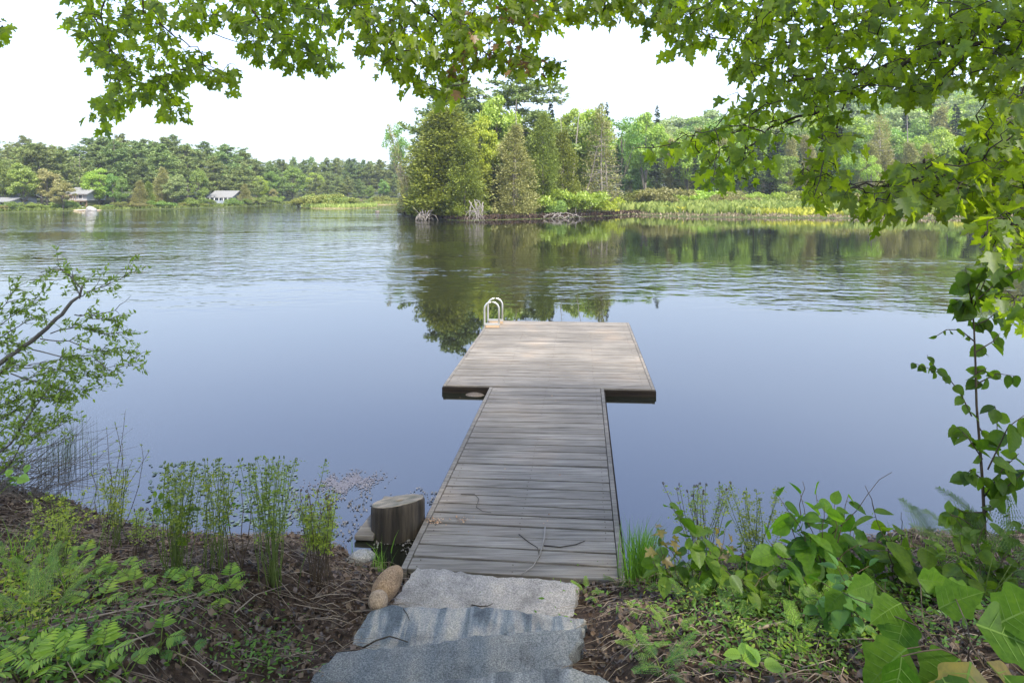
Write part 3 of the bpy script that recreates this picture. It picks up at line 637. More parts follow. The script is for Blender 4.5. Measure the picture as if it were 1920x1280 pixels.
# ------------------------------------------------------------------ wooded point and right forest
def RD(px, dd): return float(Dof(right_shore(px)))+dd
IT = [ # px, ytop, dd, kind, proto, w, lean, label
 (778,226,3.5,'c',lambda: make_cedar(61,mat='cedarb',n=9000,dens=.35,bare=.6),.5,-.30,'thin leaning cedar reaching out over the water at the left end of the point'),
 (768,330,2.5,'c',lambda: make_cedar(62,mat='cedarb',n=12000),1.5,-.12,'brownish drooping cedar low over the water at the left tip of the point'),
 (757,222,9,'d',lambda: make_decid(71,mat='decid',n=3200,low=.45,nb=26,leaf=.34),.55,-.1,'sparse light green birch behind the leaning cedar'),
 (796,262,4,'c',lambda: make_cedar(63,mat='cedarb'),1.15,0,'olive brown cedar left of the biggest cedar of the point'),
 (838,208,3.2,'c',lambda: make_cedar(64,mat='cedar',n=46000,power=.45),1.75,0,'biggest and broadest olive cedar of the point above the driftwood roots'),
 (872,262,2.6,'c',lambda: make_cedar(65,mat='cedar',power=.6),1.35,0,'green olive cedar between the biggest cedar and the yellow maple'),
 (902,214,6.5,'d',lambda: make_decid(72,mat='yellow',n=9000,low=.3),.62,0,'bright yellow green maple glowing among the cedars'),
 (925,306,4,'s',lambda: make_spruce(81),1.2,0,'dark spruce squeezed left of the pointed cedar'),
 (838,146,12,'p',lambda: make_pine(15,low=.30,Rr=5.6),1.1,0,'tall white pine towering left on the point behind the cedars'),
 (868,164,16,'p',lambda: make_pine(16,low=.3),1.2,0,'white pine rising between the two tallest pines'),
 (966,128,14,'p',lambda: make_pine(17,low=.22,Rr=5.2),1.25,0,'tallest white pine with flat tiered boughs at the middle of the point'),
 (928,172,11,'d',lambda: make_decid(73,mat='bright',n=9000,low=.35),.8,0,'light green broadleaf tree between the two tall pines'),
 (963,238,2.8,'c',lambda: make_cedar(66,mat='cedarb',n=19000,power=.62),1.25,0,'pointed olive cedar standing forward at the waterline in the middle of the point'),
 (965,186,6,'x',lambda: make_snag(22,13,60,1.2,'snagg'),1,0,'grey twiggy dead top showing above the pointed cedar'),
 (1018,218,5,'c',lambda: make_cedar(64,mat='cedar',n=24000,power=.5),.95,0,'broad dark olive cedar right of the pointed cedar'),
 (1056,248,4.2,'c',lambda: make_cedar(65,mat='cedar',power=.6),1.15,0,'dense olive cedar below the two bare snags'),
 (1033,184,12,'s',lambda: make_spruce(82,Rr=1.7),.75,0,'slim spruce with a dark tip left of the bare snags'),
 (1053,170,8,'x',lambda: make_snag(23,15,18,.8,'snagg'),.7,0,'straight bleached snag, left of the pair on the point'),
 (1066,164,7.6,'x',lambda: make_snag(24,15,22,.9,'snagg'),.8,.10,'bleached snag tilting right beside the straight snag'),
 (1092,212,5.5,'x',lambda: make_snag(25,11,26,.9,'bark'),.7,.24,'grey dead trunk leaning right against the half dead cedar'),
 (1128,196,6.5,'c',lambda: make_cedar(67,mat='cedarb',n=9000,dens=.7,bark='snagg',bare=1.0),1.0,0,'half dead cedar full of bare grey branches'),
 (1142,262,5.5,'x',lambda: make_snag(26,10,110,2.6,'snagg'),1.1,0,'tangle of bare grey branches low on the right flank of the half dead cedar'),
 (1110,192,12,'d',lambda: make_decid(74,mat='bright',n=9000,low=.3),.75,0,'light green tree top rising behind the half dead cedar'),
 (1068,196,15,'d',lambda: make_decid(73,mat='bright',n=9000,low=.35),.7,0,'light green tree behind the bleached snags'),
 (1138,190,15,'s',lambda: make_spruce(81),.6,0,'slim spruce tip behind the half dead cedar'),
 (1162,208,18,'d',lambda: make_decid(71,mat='decid',n=3200,low=.45,nb=26,leaf=.34),1.0,0,'open crowned green tree right of the half dead cedar'),
 (1158,270,12,'s',lambda: make_spruce(82,Rr=1.7),1.3,0,'dark young spruce at the edge of the marsh meadow'),
]
for p,yt,dd,k,pr,w,ln,lb in IT: plant(k, pr(), p, yt, RD(p,dd), hR, w, lb, lean=ln)
# filler trees behind the point
for i in range(16):
    p = 800+i*21+random.uniform(-6,6); yt = np.interp(p,[790,840,900,1000,1060,1140],[250,205,200,225,222,225])+random.uniform(0,22)
    k = random.random(); D = RD(p, random.uniform(16,24))
    if k < .5: plant('d', make_decid(random.choice([31,74]), mat='bright' if k<.25 else 'decid'), p, yt, D, hR, .9, 'light green tree filling the wood behind the cedars of the point','trees behind the cedars of the point')
    else: plant('c', make_cedar(random.choice([63,64]), mat='cedar'), p, yt, D, hR, 1.2, 'olive cedar filling the wood behind the front cedars of the point','cedars behind the front cedars of the point')
# shrubs of the point
BT = [(1062,350,1.8,'bright',1.0,'bright green rounded bush at the right foot of the cedars'),(1092,356,1.8,'bright',1.1,'second bright green bush, between two others'),(1122,364,1.8,'yellow',1.0,'yellow green bush ending the row at the marsh edge'),
      (1043,372,1.4,'decid',.8,'small dark green bush under the broad olive cedar'),(1068,388,.9,'shrubb',.7,'small brownish bush at the waterline below the bright bushes'),
      (1195,354,12,'shrub',1.3,'dull green willow thicket behind the marsh meadow'),(1240,350,14,'shrubb',1.2,'brownish bush at the back of the marsh meadow')]
for p,yt,dd,mt,w,lb in BT: plant('b', make_shrub(random.choice([54,55]), mat=mt), p, yt, RD(p,dd), hR, w, lb)
for i in range(30):
    p = 1170+i*29+random.uniform(-9,9); dd = random.uniform(18,28)
    plant('b', make_shrub(random.choice([54,55,51]), mat=random.choice(['shrub','shrub','shrubb','bright'])), p, random.uniform(353,367), RD(p,dd), hR, random.uniform(1.1,1.6),
          'grey green bush at the foot of the forest behind the marsh meadow','bushes between the marsh meadow and the forest')
# forest behind the marsh
rs_x = [1140,1180,1232,1260,1300,1380,1450,1520,1600,1700,1800,1920,2100]; rs_y = [215,218,212,203,198,196,190,182,172,160,150,138,125]
def rsk(p): return float(np.interp(p, rs_x, rs_y))
for row,(dd,st,fr) in enumerate([(36,34,.80),(48,32,.55),(66,34,.35),(90,36,.18),(118,36,.06),(150,36,0.0)]):
    p = 1165+row*8
    while p < 2150:
        D = RD(p,dd)+random.uniform(-4,4); top = rsk(p)+(300-rsk(p))*fr+random.uniform(-3,16)
        k = random.random(); 
        if row == 0: kind = 's' if k < .5 else ('d' if k < .85 else 'c')
        elif row < 3: kind = 'd' if k < .6 else ('s' if k < .75 else 'c')
        else: kind = 'd' if k < .93 else 's'
        if kind == 's': plant('s', make_spruce(random.choice([81,82,83])), p, top-8, D, hR, random.uniform(.9,1.3), 'dark spruce standing in the forest behind the marsh meadow','spruces in the right hand forest')
        elif kind == 'c': plant('c', make_cedar(random.choice([61,62,63]), mat='cedarb'), p, top, D, hR, random.uniform(.9,1.2), 'dull brown green cedar in the forest behind the marsh meadow','cedars in the right hand forest')
        elif row < 3: plant('d', make_decid(random.choice([31,32,33,74]), mat=random.choice(['decid','bright'])), p, top, D, hR, random.uniform(.85,1.2), 'fresh green broadleaf tree in the forest behind the marsh meadow','broadleaf trees in the right hand forest')
        else: plant('d', make_decid(random.choice([31,32,33,74]), mat=random.choice(['decid','bright','pale'])), p, top, D, hR, random.uniform(1.0,1.4), 'light green broadleaf tree on the wooded hillside at the right','broadleaf trees on the hillside')
        p += st*random.uniform(.75,1.25)
for p,yt,dd,k,pr,w,lb in [(1232,196,40,'s',lambda:make_spruce(81),.7,'slender dark spruce poking above the treeline right of the point'),
      (1210,205,34,'d',lambda:make_decid(73,mat='bright',n=9000,low=.35),.8,'light green tree left of the slender dark spruce'),
      (1650,215,34,'c',lambda:make_cedar(67,mat='cedarb',n=9000,dens=.7,bark='snagg',bare=1.0),1.0,'grey brown cedar with bare branches behind the maple boughs'),
      (1700,196,36,'x',lambda:make_snag(23,15,18,.8,'snag'),1.0,'pale bare trunk in the forest behind the maple boughs'),
      (1632,286,24,'d',lambda:make_decid(71,mat='bright',n=3200,low=.45,nb=26,leaf=.34),.8,'young light green tree at the forest edge behind the maple boughs')]:
    plant(k, pr(), p, yt, RD(p,dd), hR, w, lb)
# marsh meadow
n = 26000; pp = rng.uniform(1150,2150,n); dd = rng.uniform(.1,34,n)**1.0
D_ = np.array(Dof(right_shore(pp)))+dd; pos = np.stack([(pp-CX)*D_/F, D_, hR(pp,D_)],1)
pat = np.sin(pp*.021+1)+np.sin(dd*.5+pp*.013)+np.sin(pp*.05+dd*.21)*.6
edge = dd < 1.6+.6*np.sin(pp*.07)
yel = (~edge)&(dd<7)&(pat>.35)
grass_stuff('marsh_grass', pos[~edge&~yel], (rng.uniform(.4,1.0,n)*(1+dd/34*.9))[~edge&~yel], M['marsh'], 'pale green marsh grass filling the meadow along the right shore', 'grass', 2.6, .3)
ke = edge|((~yel)&(rng.random(n)<.12)); pe = np.repeat(pos[ke],3,0)+rng.normal(size=(3*ke.sum(),3))*np.array([.6,.35,.0]); pe[:,2] = np.maximum(pe[:,2]-.02, .0)
grass_stuff('dry_reed', pe, rng.uniform(.10,.42,len(pe)), M['straw'], 'straw coloured dead reeds edging the water of the right shore', 'reeds', 1.5, .75)
grass_stuff('marsh_flower', pos[yel], rng.uniform(.35,.7,n)[yel], M['marshy'], 'yellow blooming plants in drifts along the front of the marsh meadow', 'flowers', 2.8, .4)
n = 5200; pp = rng.uniform(748,1200,n); D_ = np.array(Dof(right_shore(pp)))+rng.uniform(-.1,1.2,n)
grass_stuff('bank_grass', np.stack([(pp-CX)*D_/F, D_, hR(pp,D_)],1), rng.uniform(.2,.5,n), M['roots'], 'roots and dead grass along the waterline of the wooded point, coloured dark for the shaded undercut', 'grass', 2.2, .6)
n = 5000; pp = rng.uniform(-150,745,n); D_ = np.array(Dof(left_shore(pp)))+rng.uniform(-.1,5,n)
grass_stuff('shore_grass', np.stack([(pp-CX)*D_/F, D_, hL(pp,D_)],1), rng.uniform(.2,.5,n), M['marshd'], 'thin grass along the waterline of the far left shore', 'grass', 3.5, .4)
def driftwood(px0, px1, yb, yt, n, label, seed):
    g = np.random.default_rng(seed); o = empty('driftwood', tuple(P((px0+px1)/2, yb)));tb = Tubes(5)
    c = np.array(o.location); w = (px1-px0)/F*c[1]; h = (yb-yt)/F*c[1]
    for k in range(n):
        a = np.array([g.uniform(-.5,.5)*w*.6, g.uniform(.3,1.2), g.uniform(.3,1)*h]); b = np.array([g.uniform(-.5,.5)*w, g.uniform(-1.0,-.2), g.uniform(-.1,.1)])
        cv = curve(a,b,g.uniform(-.1,.35)*h,6,.07); tb.add(cv, g.uniform(.025,.065), .012)
        for q in range(2): tb.add([cv[3], cv[3]+g.normal(size=3)*.35], .025,.008,n=4)
    link('roots', tb.mesh('roots', M['snag']), o); tag(o, label, 'driftwood')
driftwood(774,826,413,392,16,'fan of bleached roots over the water at the left of the point',1)
driftwood(866,916,416,374,18,'bigger bleached root tangle at the foot of the biggest cedar',2)
driftwood(1010,1100,410,398,14,'low grey roots along the bank under the bright bushes',3)
tag(rock('boulder', tuple(P(708,397.5,.0)), (.35,.3,.22), M['bark'], 8, sub=3), 'tiny dark rock alone in the water left of the point', 'rock')

# ------------------------------------------------------------------ dock
DZ = .10
def dock():
    o = empty('dock', (0,0,0)); 
    wood = noise_mat('weathered_decking', [(.25,(.06,.053,.045)),(.5,(.165,.15,.132)),(.75,(.29,.27,.24))], 5, 10, .8, stretch=(.35,7,7), rot=(0,0,R(-5)), bump=.5, island=.16,
                     second=([(.30,(.72,.72,.72)),(.55,(1,1,1)),(.75,(1.25,1.12,1.0))], 1.3, .8))
    M['dockw'] = wood
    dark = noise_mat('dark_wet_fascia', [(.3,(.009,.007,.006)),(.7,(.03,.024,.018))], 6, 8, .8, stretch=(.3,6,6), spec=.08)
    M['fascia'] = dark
    A = [P(751,1066,DZ), P(1173,1091,DZ), P(1132,728,DZ), P(918,726,DZ)]     # ramp NL NR FR FL
    B = [P(831,722,DZ), P(1228,730,DZ), P(1179,605,DZ), P(917,601,DZ)]       # platform
    def deck(nm, nl, nr, fr, fl, n, inset, zoff=0, z0=DZ):
        g = Geo()
        for i in range(n):
            a, b = i/n, (i+1)/n
            l0, l1 = nl.lerp(fl,a), nl.lerp(fl,b); r0, r1 = nr.lerp(fr,a), nr.lerp(fr,b)
            u = (r0-l0).normalized(); gap = (l1-l0).normalized()*.0085
            dz = rng.normal()*.0018; w1, w2 = rng.normal(size=2)*.0015
            l0, l1, r0, r1 = l0+u*inset+gap, l1+u*inset-gap, r0-u*inset+gap, r1-u*inset-gap
            seg = 10                                                          # a little uneven along its edges
            for q in range(1):
                T0 = [Vector((*l0.xy, z0+dz+w1)), Vector((*r0.xy, z0+dz+w2)), Vector((*r1.xy, z0+dz+w2)), Vector((*l1.xy, z0+dz+w1))]
                g.hexa([p-Vector((0,0,.036)) for p in T0], T0)
        ob = g.build(nm, wood, o, bevel=.004); return ob
    deck('gangway_decking', *A[:2], A[2].lerp(A[2],0), A[3], 26, .048)
    deck('platform_decking', *B, 27, .045)
    def trim(a, b, side, w=.042, z1=DZ+.004, z0=-.08, name='edge_board', mat=wood):
        g = Geo(); u = (b-a).normalized(); s = Vector((u.y,-u.x,0))*side*w
        pts = [a, b, b+s, a+s]
        if side < 0: pts = pts[::-1]
        if (pts[1]-pts[0]).cross(pts[2]-pts[1]).z < 0: pts = pts[::-1]
        g.hexa([Vector((*p.xy,z0)) for p in pts], [Vector((*p.xy,z1)) for p in pts]); return g.build(name, mat, o, bevel=.004)
    trim(A[0],A[3],1); trim(A[1],A[2],-1)
    trim(B[0],B[3],1); trim(B[1],B[2],-1)
    trim(B[3]+Vector((.043,0,0)),B[2]-Vector((.043,0,0)),1,.03)
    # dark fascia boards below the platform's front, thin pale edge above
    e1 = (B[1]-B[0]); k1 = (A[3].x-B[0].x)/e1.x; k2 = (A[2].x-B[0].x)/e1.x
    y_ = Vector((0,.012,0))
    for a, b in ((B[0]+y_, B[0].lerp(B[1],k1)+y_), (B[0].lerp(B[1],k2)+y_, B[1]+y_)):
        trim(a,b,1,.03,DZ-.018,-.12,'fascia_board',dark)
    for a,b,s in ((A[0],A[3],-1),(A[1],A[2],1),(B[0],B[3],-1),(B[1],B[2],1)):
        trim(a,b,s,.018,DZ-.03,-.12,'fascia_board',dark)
    g = Geo(); 
    for (nl,nr,fr,fl,n_,ks) in ((*A,26,(.07,.5,.93)),(*B,27,(.05,.28,.5,.72,.95))):
        for i in range(n_):
            for kk in ks:
                for e in (.25,.75):
                    t = (i+e)/n_; p = nl.lerp(fl,t).lerp(nr.lerp(fr,t),kk+rng.normal()*.003); g.box(p.x-.0035,p.y-.0035,DZ,p.x+.0035,p.y+.0035,DZ+.004)
    tag(g.build('screw_heads', plain('rusty_screws',(.08,.06,.048),.7), o), kind='stuff')
    # stringers under the decking
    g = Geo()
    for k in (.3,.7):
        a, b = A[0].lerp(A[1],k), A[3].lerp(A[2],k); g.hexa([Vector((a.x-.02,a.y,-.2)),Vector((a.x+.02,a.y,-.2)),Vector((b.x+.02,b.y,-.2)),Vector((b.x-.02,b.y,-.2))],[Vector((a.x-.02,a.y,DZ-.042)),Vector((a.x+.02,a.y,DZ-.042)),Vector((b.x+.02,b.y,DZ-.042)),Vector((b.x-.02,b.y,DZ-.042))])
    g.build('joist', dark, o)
    tag(o, 'weathered grey plank dock with a narrow gangway and wide platform', 'dock')
    # ladder
    al = plain('brushed_aluminium', (.55,.54,.50), .35, .7); lad = empty('ladder', (0,0,0)); lad.parent = o
    tread = plain('ladder_feet', (.35,.25,.16), .7)
    for (Dd, xl, xr, yt) in ((11.82, 908.5, 935.5, 566), (12.20, 915, 942, 559)):
        zt = CZ-(yt-HY)*Dd/F; x0, x1 = (xl-CX)*Dd/F, (xr-CX)*Dd/F; r = (x1-x0)/2; cx = (x0+x1)/2
        pts = [(x0,Dd,-.5),(x0,Dd,.0)]+[(x0,Dd,zt-r)]+[(cx-r*math.cos(t),Dd,zt-r+r*math.sin(t)) for t in np.linspace(.15,math.pi-.15,13)]+[(x1,Dd,zt-r),(x1,Dd,DZ+.02)]
        tb = Tubes(10); tb.add(pts,.019,.019); tb.build('handrail', al, lad)
        g = Geo(); g.box(x0-.005,Dd-.03,DZ+.05,x1+.02,Dd+.03,DZ+.085); g.build('cross_bar', al, lad)
        g = Geo(); g.box(x0+.02,Dd-.035,DZ+.006,x1+.01,Dd+.035,DZ+.05); g.build('base_plate', tread, lad)
    for z in (-.05,-.3):
        g = Geo(); g.box(-.60,11.82,z,-.50,12.2,z+.03); g.build('step', al, lad)
dock()

# ------------------------------------------------------------------ stone steps
def granite(name, dark, light, band=None, bscale=8, rot=0, sp=90):
    m, n, out = mat_new(name); tc = n.nodes.new('ShaderNodeTexCoord')
    a = n.nodes.new('ShaderNodeTexNoise'); a.inputs['Scale'].default_value = sp; a.inputs['Detail'].default_value = 3; a.inputs['Roughness'].default_value = .8
    b = n.nodes.new('ShaderNodeTexNoise'); b.inputs['Scale'].default_value = 5; b.inputs['Detail'].default_value = 8; b.inputs['Roughness'].default_value = .7
    n.links.new(tc.outputs['Object'], a.inputs['Vector']); n.links.new(tc.outputs['Object'], b.inputs['Vector'])
    c1 = ramp(n, a.outputs['Fac'], [(.30,tuple(.55*x for x in dark)),(.46,dark),(.62,light)])
    c2 = ramp(n, b.outputs['Fac'], [(.35,(.62,.62,.63)),(.5,(1,1,1)),(.68,(1.25,1.2,1.12))])
    mx = n.nodes.new('ShaderNodeMix'); mx.data_type='RGBA'; mx.blend_type='MULTIPLY'; mx.inputs[0].default_value=1; n.links.new(c1,mx.inputs[6]); n.links.new(c2,mx.inputs[7]); col = mx.outputs[2]
    if band:
        mp = n.nodes.new('ShaderNodeMapping'); mp.inputs['Rotation'].default_value=(0,0,rot); mp.inputs['Scale'].default_value=(1,.12,1); n.links.new(tc.outputs['Object'],mp.inputs[0])
        z = n.nodes.new('ShaderNodeTexNoise'); z.inputs['Scale'].default_value=bscale; z.inputs['Detail'].default_value=4; z.inputs['Distortion'].default_value=.4; n.links.new(mp.outputs[0],z.inputs['Vector'])
        c3 = ramp(n, z.outputs['Fac'], band); m2 = n.nodes.new('ShaderNodeMix'); m2.data_type='RGBA'; m2.blend_type='MULTIPLY'; m2.inputs[0].default_value=1
        n.links.new(col,m2.inputs[6]); n.links.new(c3,m2.inputs[7]); col = m2.outputs[2]
    bs = n.nodes.new('ShaderNodeBsdfPrincipled'); bs.inputs['Roughness'].default_value=.8; bs.inputs['Specular IOR Level'].default_value=.25; n.links.new(col,bs.inputs['Base Color'])
    ad = n.nodes.new('ShaderNodeMath'); ad.operation='MULTIPLY_ADD'; ad.inputs[1].default_value=.25; n.links.new(a.outputs['Fac'],ad.inputs[0]); n.links.new(b.outputs['Fac'],ad.inputs[2])
    bp = n.nodes.new('ShaderNodeBump'); bp.inputs['Strength'].default_value=.9; bp.inputs['Distance'].default_value=.045; n.links.new(ad.outputs[0],bp.inputs['Height']); n.links.new(bp.outputs[0],bs.inputs['Normal'])
    n.links.new(bs.outputs[0],out.inputs[0]); return m
def slab(poly_px, z, th, mat, label, near, seed):
    # poly_px: far outline of the tread from left to right in photo pixels; near: how far the slab runs back under the next one
    g = np.random.default_rng(seed)
    far = [P(a,b,z) for a,b in poly_px]
    pts = far+[Vector((far[-1].x+.02, far[-1].y-near, z)), Vector((far[0].x-.02, far[0].y-near, z))]
    dense = []
    for i in range(len(pts)):
        a, b = pts[i], pts[(i+1)%len(pts)]; m_ = max(1,int((b-a).length/.035))
        for k in range(m_): dense.append(a.lerp(b,k/m_)+Vector((g.normal()*.006,g.normal()*.006,0)))
    c = sum(dense, Vector())/len(dense); n_ = len(dense); V = []; Fq = []
    rings = [(1.02,-th,1),(1.01,-th*.5,1),(1.0,-.018,1),(.985,-.003,0),(.93,0,0),(.8,.002,0),(.6,.004,0),(.35,.002,0),(.1,0,0)]
    for s_, dz, j in rings:
        for p in dense:
            q = c+(p-c)*s_; jit = .010*j
            V.append((q.x+g.normal()*jit, q.y+g.normal()*jit, z+dz+.006*math.sin(q.x*9+seed)*math.cos(q.y*11)+(.0 if j else g.normal()*.0006)))
    for i in range(len(rings)-1):
        for k in range(n_): Fq.append((i*n_+k,(i+1)*n_+k,(i+1)*n_+(k+1)%n_,i*n_+(k+1)%n_))
    Fq.append(tuple((len(rings)-1)*n_+k for k in range(n_))[::-1])
    me = bpy.data.meshes.new('stone_step'); me.from_pydata(V,[],Fq); me.update(); me.materials.append(mat)
    import bmesh
    bm = bmesh.new(); bm.from_mesh(me); bmesh.ops.recalc_face_normals(bm, faces=bm.faces); bm.to_mesh(me); bm.free()
    o = link('stone_step', me); tag(o, label, 'stone step'); return o
s1 = granite('pale_granite', (.27,.25,.23), (.44,.41,.38), sp=110)
s2 = granite('banded_gneiss', (.24,.25,.26), (.42,.41,.39), [(.40,(.34,.40,.46)),(.47,(.62,.70,.78)),(.53,(1,.98,.95)),(.6,(1.15,1.08,.98)),(.68,(.55,.62,.70))], 9, R(4), 140)
s3 = granite('blue_grey_granite', (.15,.16,.165), (.32,.33,.33), [(.35,(.7,.75,.8)),(.6,(1.05,1,.95))], 5, R(50), 150)
s4 = granite('grey_streaked_granite', (.19,.20,.20), (.36,.36,.35), [(.40,(.5,.52,.55)),(.52,(1,1,1)),(.62,(1.1,1.05,.95))], 9, R(-15), 140)
slab([(728,1140),(745,1115),(779,1064),(820,1065),(864,1069),(900,1074),(932,1080),(1000,1083),(1074,1088),(1082,1096),(1081,1125),(1076,1156)], .22, .2, s1, 'pale flat granite slab touching the end of the dock', .30, 1)
slab([(650,1222),(657,1200),(668,1178),(694,1143),(730,1134),(800,1136),(889,1137),(971,1143),(1040,1151),(1096,1157),(1093,1176),(1080,1200)], .42, .2, s2, 'striped blue and cream stone step below the pale slab', .28, 2)
slab([(560,1300),(590,1262),(631,1222),(700,1213),(758,1207),(808,1202),(879,1193),(957,1184),(1040,1177),(1091,1172),(1091,1184),(1070,1222),(1070,1250)], .62, .22, s3, 'blue grey speckled stone step, third from the dock', .55, 3)
slab([(640,1302),(769,1280),(865,1267),(932,1258),(1020,1250),(1070,1248),(1127,1264),(1160,1285)], .82, .25, s4, 'streaked grey stone step cut off by the bottom of the picture', .7, 4)
M['brown_rock'] = granite('brown_river_stone', (.26,.17,.10), (.42,.30,.19), sp=110)
M['tan_rock'] = granite('tan_cobble', (.34,.25,.17), (.5,.38,.27), sp=110)
M['wet_rock'] = granite('wet_brown_rock', (.10,.085,.07), (.20,.17,.15), sp=110)
M['grey_rock'] = granite('grey_fieldstone', (.24,.24,.23), (.42,.41,.39), sp=110)
def at_ground(px, py, up=0.0):
    q = G(px,py); return Vector((q.x,q.y,q.z+up))
tag(rock('boulder', tuple(PD(727,1096,3.72)), (.074,.155,.085), M['brown_rock'], 11, (0,0,R(-18)), amp=.05), 'long smooth brown stone beside the corner of the pale slab', 'boulder')
tag(rock('cobble', tuple(PD(709,1125,3.45)), (.060,.056,.052), M['tan_rock'], 12, amp=.04), 'small round brown cobble in front of the long brown stone', 'cobble')
tag(rock('rock', tuple(P(674,1047,.05)), (.10,.07,.06), M['grey_rock'], 13, (0,0,.3), amp=.16), 'small grey rock at the waterline left of the dock', 'rock')
tag(rock('rock', tuple(P(890,744,-.03)), (.17,.10,.05), M['wet_rock'], 14, amp=.08), 'mottled rock breaking the water under the platform corner', 'rock')

# ------------------------------------------------------------------ stump and plank
def stump():
    o = empty('stump', (0,0,0)); c = P(745,990); r = .217; ht = .285
    bark = noise_mat('old_stump_side_shaded', [(.35,(.007,.006,.005)),(.5,(.03,.025,.019)),(.72,(.085,.07,.052))], 11, 8, .9, stretch=(1,1,.10), bump=1.0)  # bark colour taken darker to stand for the shade on the side
    n = 72; V = []; Fq = []; zs = [-.15,0,.08,.16,.22,.26,1.0]
    def rad(t, z): return r*(1+.02*math.sin(3*t+1)+.012*math.sin(7*t)+.012*math.sin(19*t)+(.05*math.exp(-((t-6.1)/.12)**2)))*(1.03-.05*min(z,1))
    def topz(x,y): return ht-.14*(y/r)*.9*.5+.03*(x/r)-.05
    for zz in zs:
        for k in range(n):
            t = k*2*math.pi/n; rr = rad(t, zz); x, y = rr*math.cos(t), rr*math.sin(t)
            z = topz(x,y)-.004 if zz == 1.0 else zz*(topz(x,y)/.285)
            V.append((c.x+x, c.y+y, z))
    for i in range(len(zs)-1):
        for k in range(n): Fq.append((i*n+k, i*n+(k+1)%n, (i+1)*n+(k+1)%n, (i+1)*n+k))
    me = bpy.data.meshes.new('side'); me.from_pydata(V,[],Fq); me.update(); me.materials.append(bark); me.polygons.foreach_set('use_smooth',[True]*len(me.polygons)); link('side', me, o)
    # sawn top with growth rings and a dark hollow heart
    m, nn, out = mat_new('sawn_end_grain'); tc = nn.nodes.new('ShaderNodeTexCoord'); mp = nn.nodes.new('ShaderNodeMapping'); mp.inputs['Location'].default_value = (-c.x-.02,-c.y,0)
    nn.links.new(tc.outputs['Object'],mp.inputs[0]); wv = nn.nodes.new('ShaderNodeTexWave'); wv.wave_type='RINGS'; wv.rings_direction='Z'; wv.inputs['Scale'].default_value=22; wv.inputs['Distortion'].default_value=3; wv.inputs['Detail'].default_value=4
    nn.links.new(mp.outputs[0],wv.inputs[0]); nz = nn.nodes.new('ShaderNodeTexNoise'); nz.inputs['Scale'].default_value=9; nz.inputs['Detail'].default_value=7; nn.links.new(tc.outputs['Object'],nz.inputs['Vector'])
    a = ramp(nn, wv.outputs['Fac'], [(0,(.12,.105,.085)),(1,(.22,.195,.16))]); b = ramp(nn, nz.outputs['Fac'], [(.35,(.45,.5,.42)),(.55,(1,.97,.92)),(.7,(1.5,1.4,1.3))])
    mx = nn.nodes.new('ShaderNodeMix'); mx.data_type='RGBA'; mx.blend_type='MULTIPLY'; mx.inputs[0].default_value=1; nn.links.new(a,mx.inputs[6]); nn.links.new(b,mx.inputs[7])
    bs = nn.nodes.new('ShaderNodeBsdfPrincipled'); bs.inputs['Roughness'].default_value=.9; nn.links.new(mx.outputs[2],bs.inputs['Base Color']); nn.links.new(bs.outputs[0],out.inputs[0])
    V = []; Fq = []; rings = [1.0,.97,.7,.4,.16,.12,.09]
    for i, s_ in enumerate(rings):
        for k in range(n):
            t = k*2*math.pi/n; rr = rad(t,1)*s_; x, y = rr*math.cos(t), rr*math.sin(t)
            z = topz(x,y)+(0 if i else -.004)-(0 if i < 4 else (.02 if i == 5 else .06 if i == 6 else 0))
            V.append((c.x+x+(.02 if i > 3 else 0), c.y+y, z))
    for i in range(len(rings)-1):
        for k in range(n): Fq.append((i*n+k, i*n+(k+1)%n, (i+1)*n+(k+1)%n, (i+1)*n+k))
    Fq.append(tuple((len(rings)-1)*n+k for k in range(n)))
    me = bpy.data.meshes.new('sawn_top'); me.from_pydata(V,[],Fq); me.update(); me.materials.append(m); link('sawn_top', me, o)
    tag(o, 'sawn tree stump with a hollow heart standing left of the dock', 'stump')
stump()
g = Geo(); pa, pb = P(664,1003,.05), P(700,1005,.05); q = Vector((.06,.62,0))
g.hexa([p-Vector((0,0,.04)) for p in (pa,pb,pb+q,pa+q+Vector((.05,0,0)))],[pa,pb,pb+q,pa+q+Vector((.05,0,0))])
tag(g.build('loose_board', M['dockw'], None, bevel=.006), 'grey board lying in the shallows behind the stump', 'board')

# ------------------------------------------------------------------ sticks lying on the dock
def stick(label, pts, z, r, mat='snagg'):
    tb = Tubes(5); pp = [P(a,b,z+r*.8) for a,b in pts]; tb.add(pp, r, r*.5)
    tag(tb.build('fallen_stick', M[mat]), label, 'stick')
stick('forked pale stick lying across the near dock boards', [(1022,988),(1020,1010),(1012,1040),(1000,1060),(975,1078)], DZ+.006, .006, 'snag')
stick('dark thin twig curving beside the pale stick on the dock', [(973,1001),(992,1016),(1008,1026),(1012,1044)], DZ+.006, .004, 'barkd')
stick('dark curved twig near the right side of the dock', [(1020,1022),(1050,1025),(1080,1020),(1097,1013)], DZ+.006, .005, 'barkd')
stick('thin bent twig in the middle of the gangway left side', [(864,926),(890,926),(898,935),(893,950),(905,958),(921,960)], DZ+.006, .0035, 'barkd')
stick('short twig lying on the pale granite slab', [(884,1133),(900,1136),(915,1135),(924,1131)], .232, .004, 'barkd')
stick('brown twig curving over the left of the striped step', [(680,1214),(705,1200),(730,1192),(745,1196),(765,1203)], .428, .005, 'barkd')
stick('small forked twig on the upper left of the striped step', [(756,1140),(764,1152),(768,1162)], .428, .003, 'barkd')
n = 90; px_ = np.concatenate([rng.normal(815,12,45), rng.normal(868,14,20), rng.uniform(860,1150,25)]); py_ = np.concatenate([rng.normal(975,4,45), rng.normal(972,4,20), rng.uniform(640,1040,25)])
pos = np.array([tuple(P(a,b,DZ+.006)) for a,b in zip(px_,py_)])
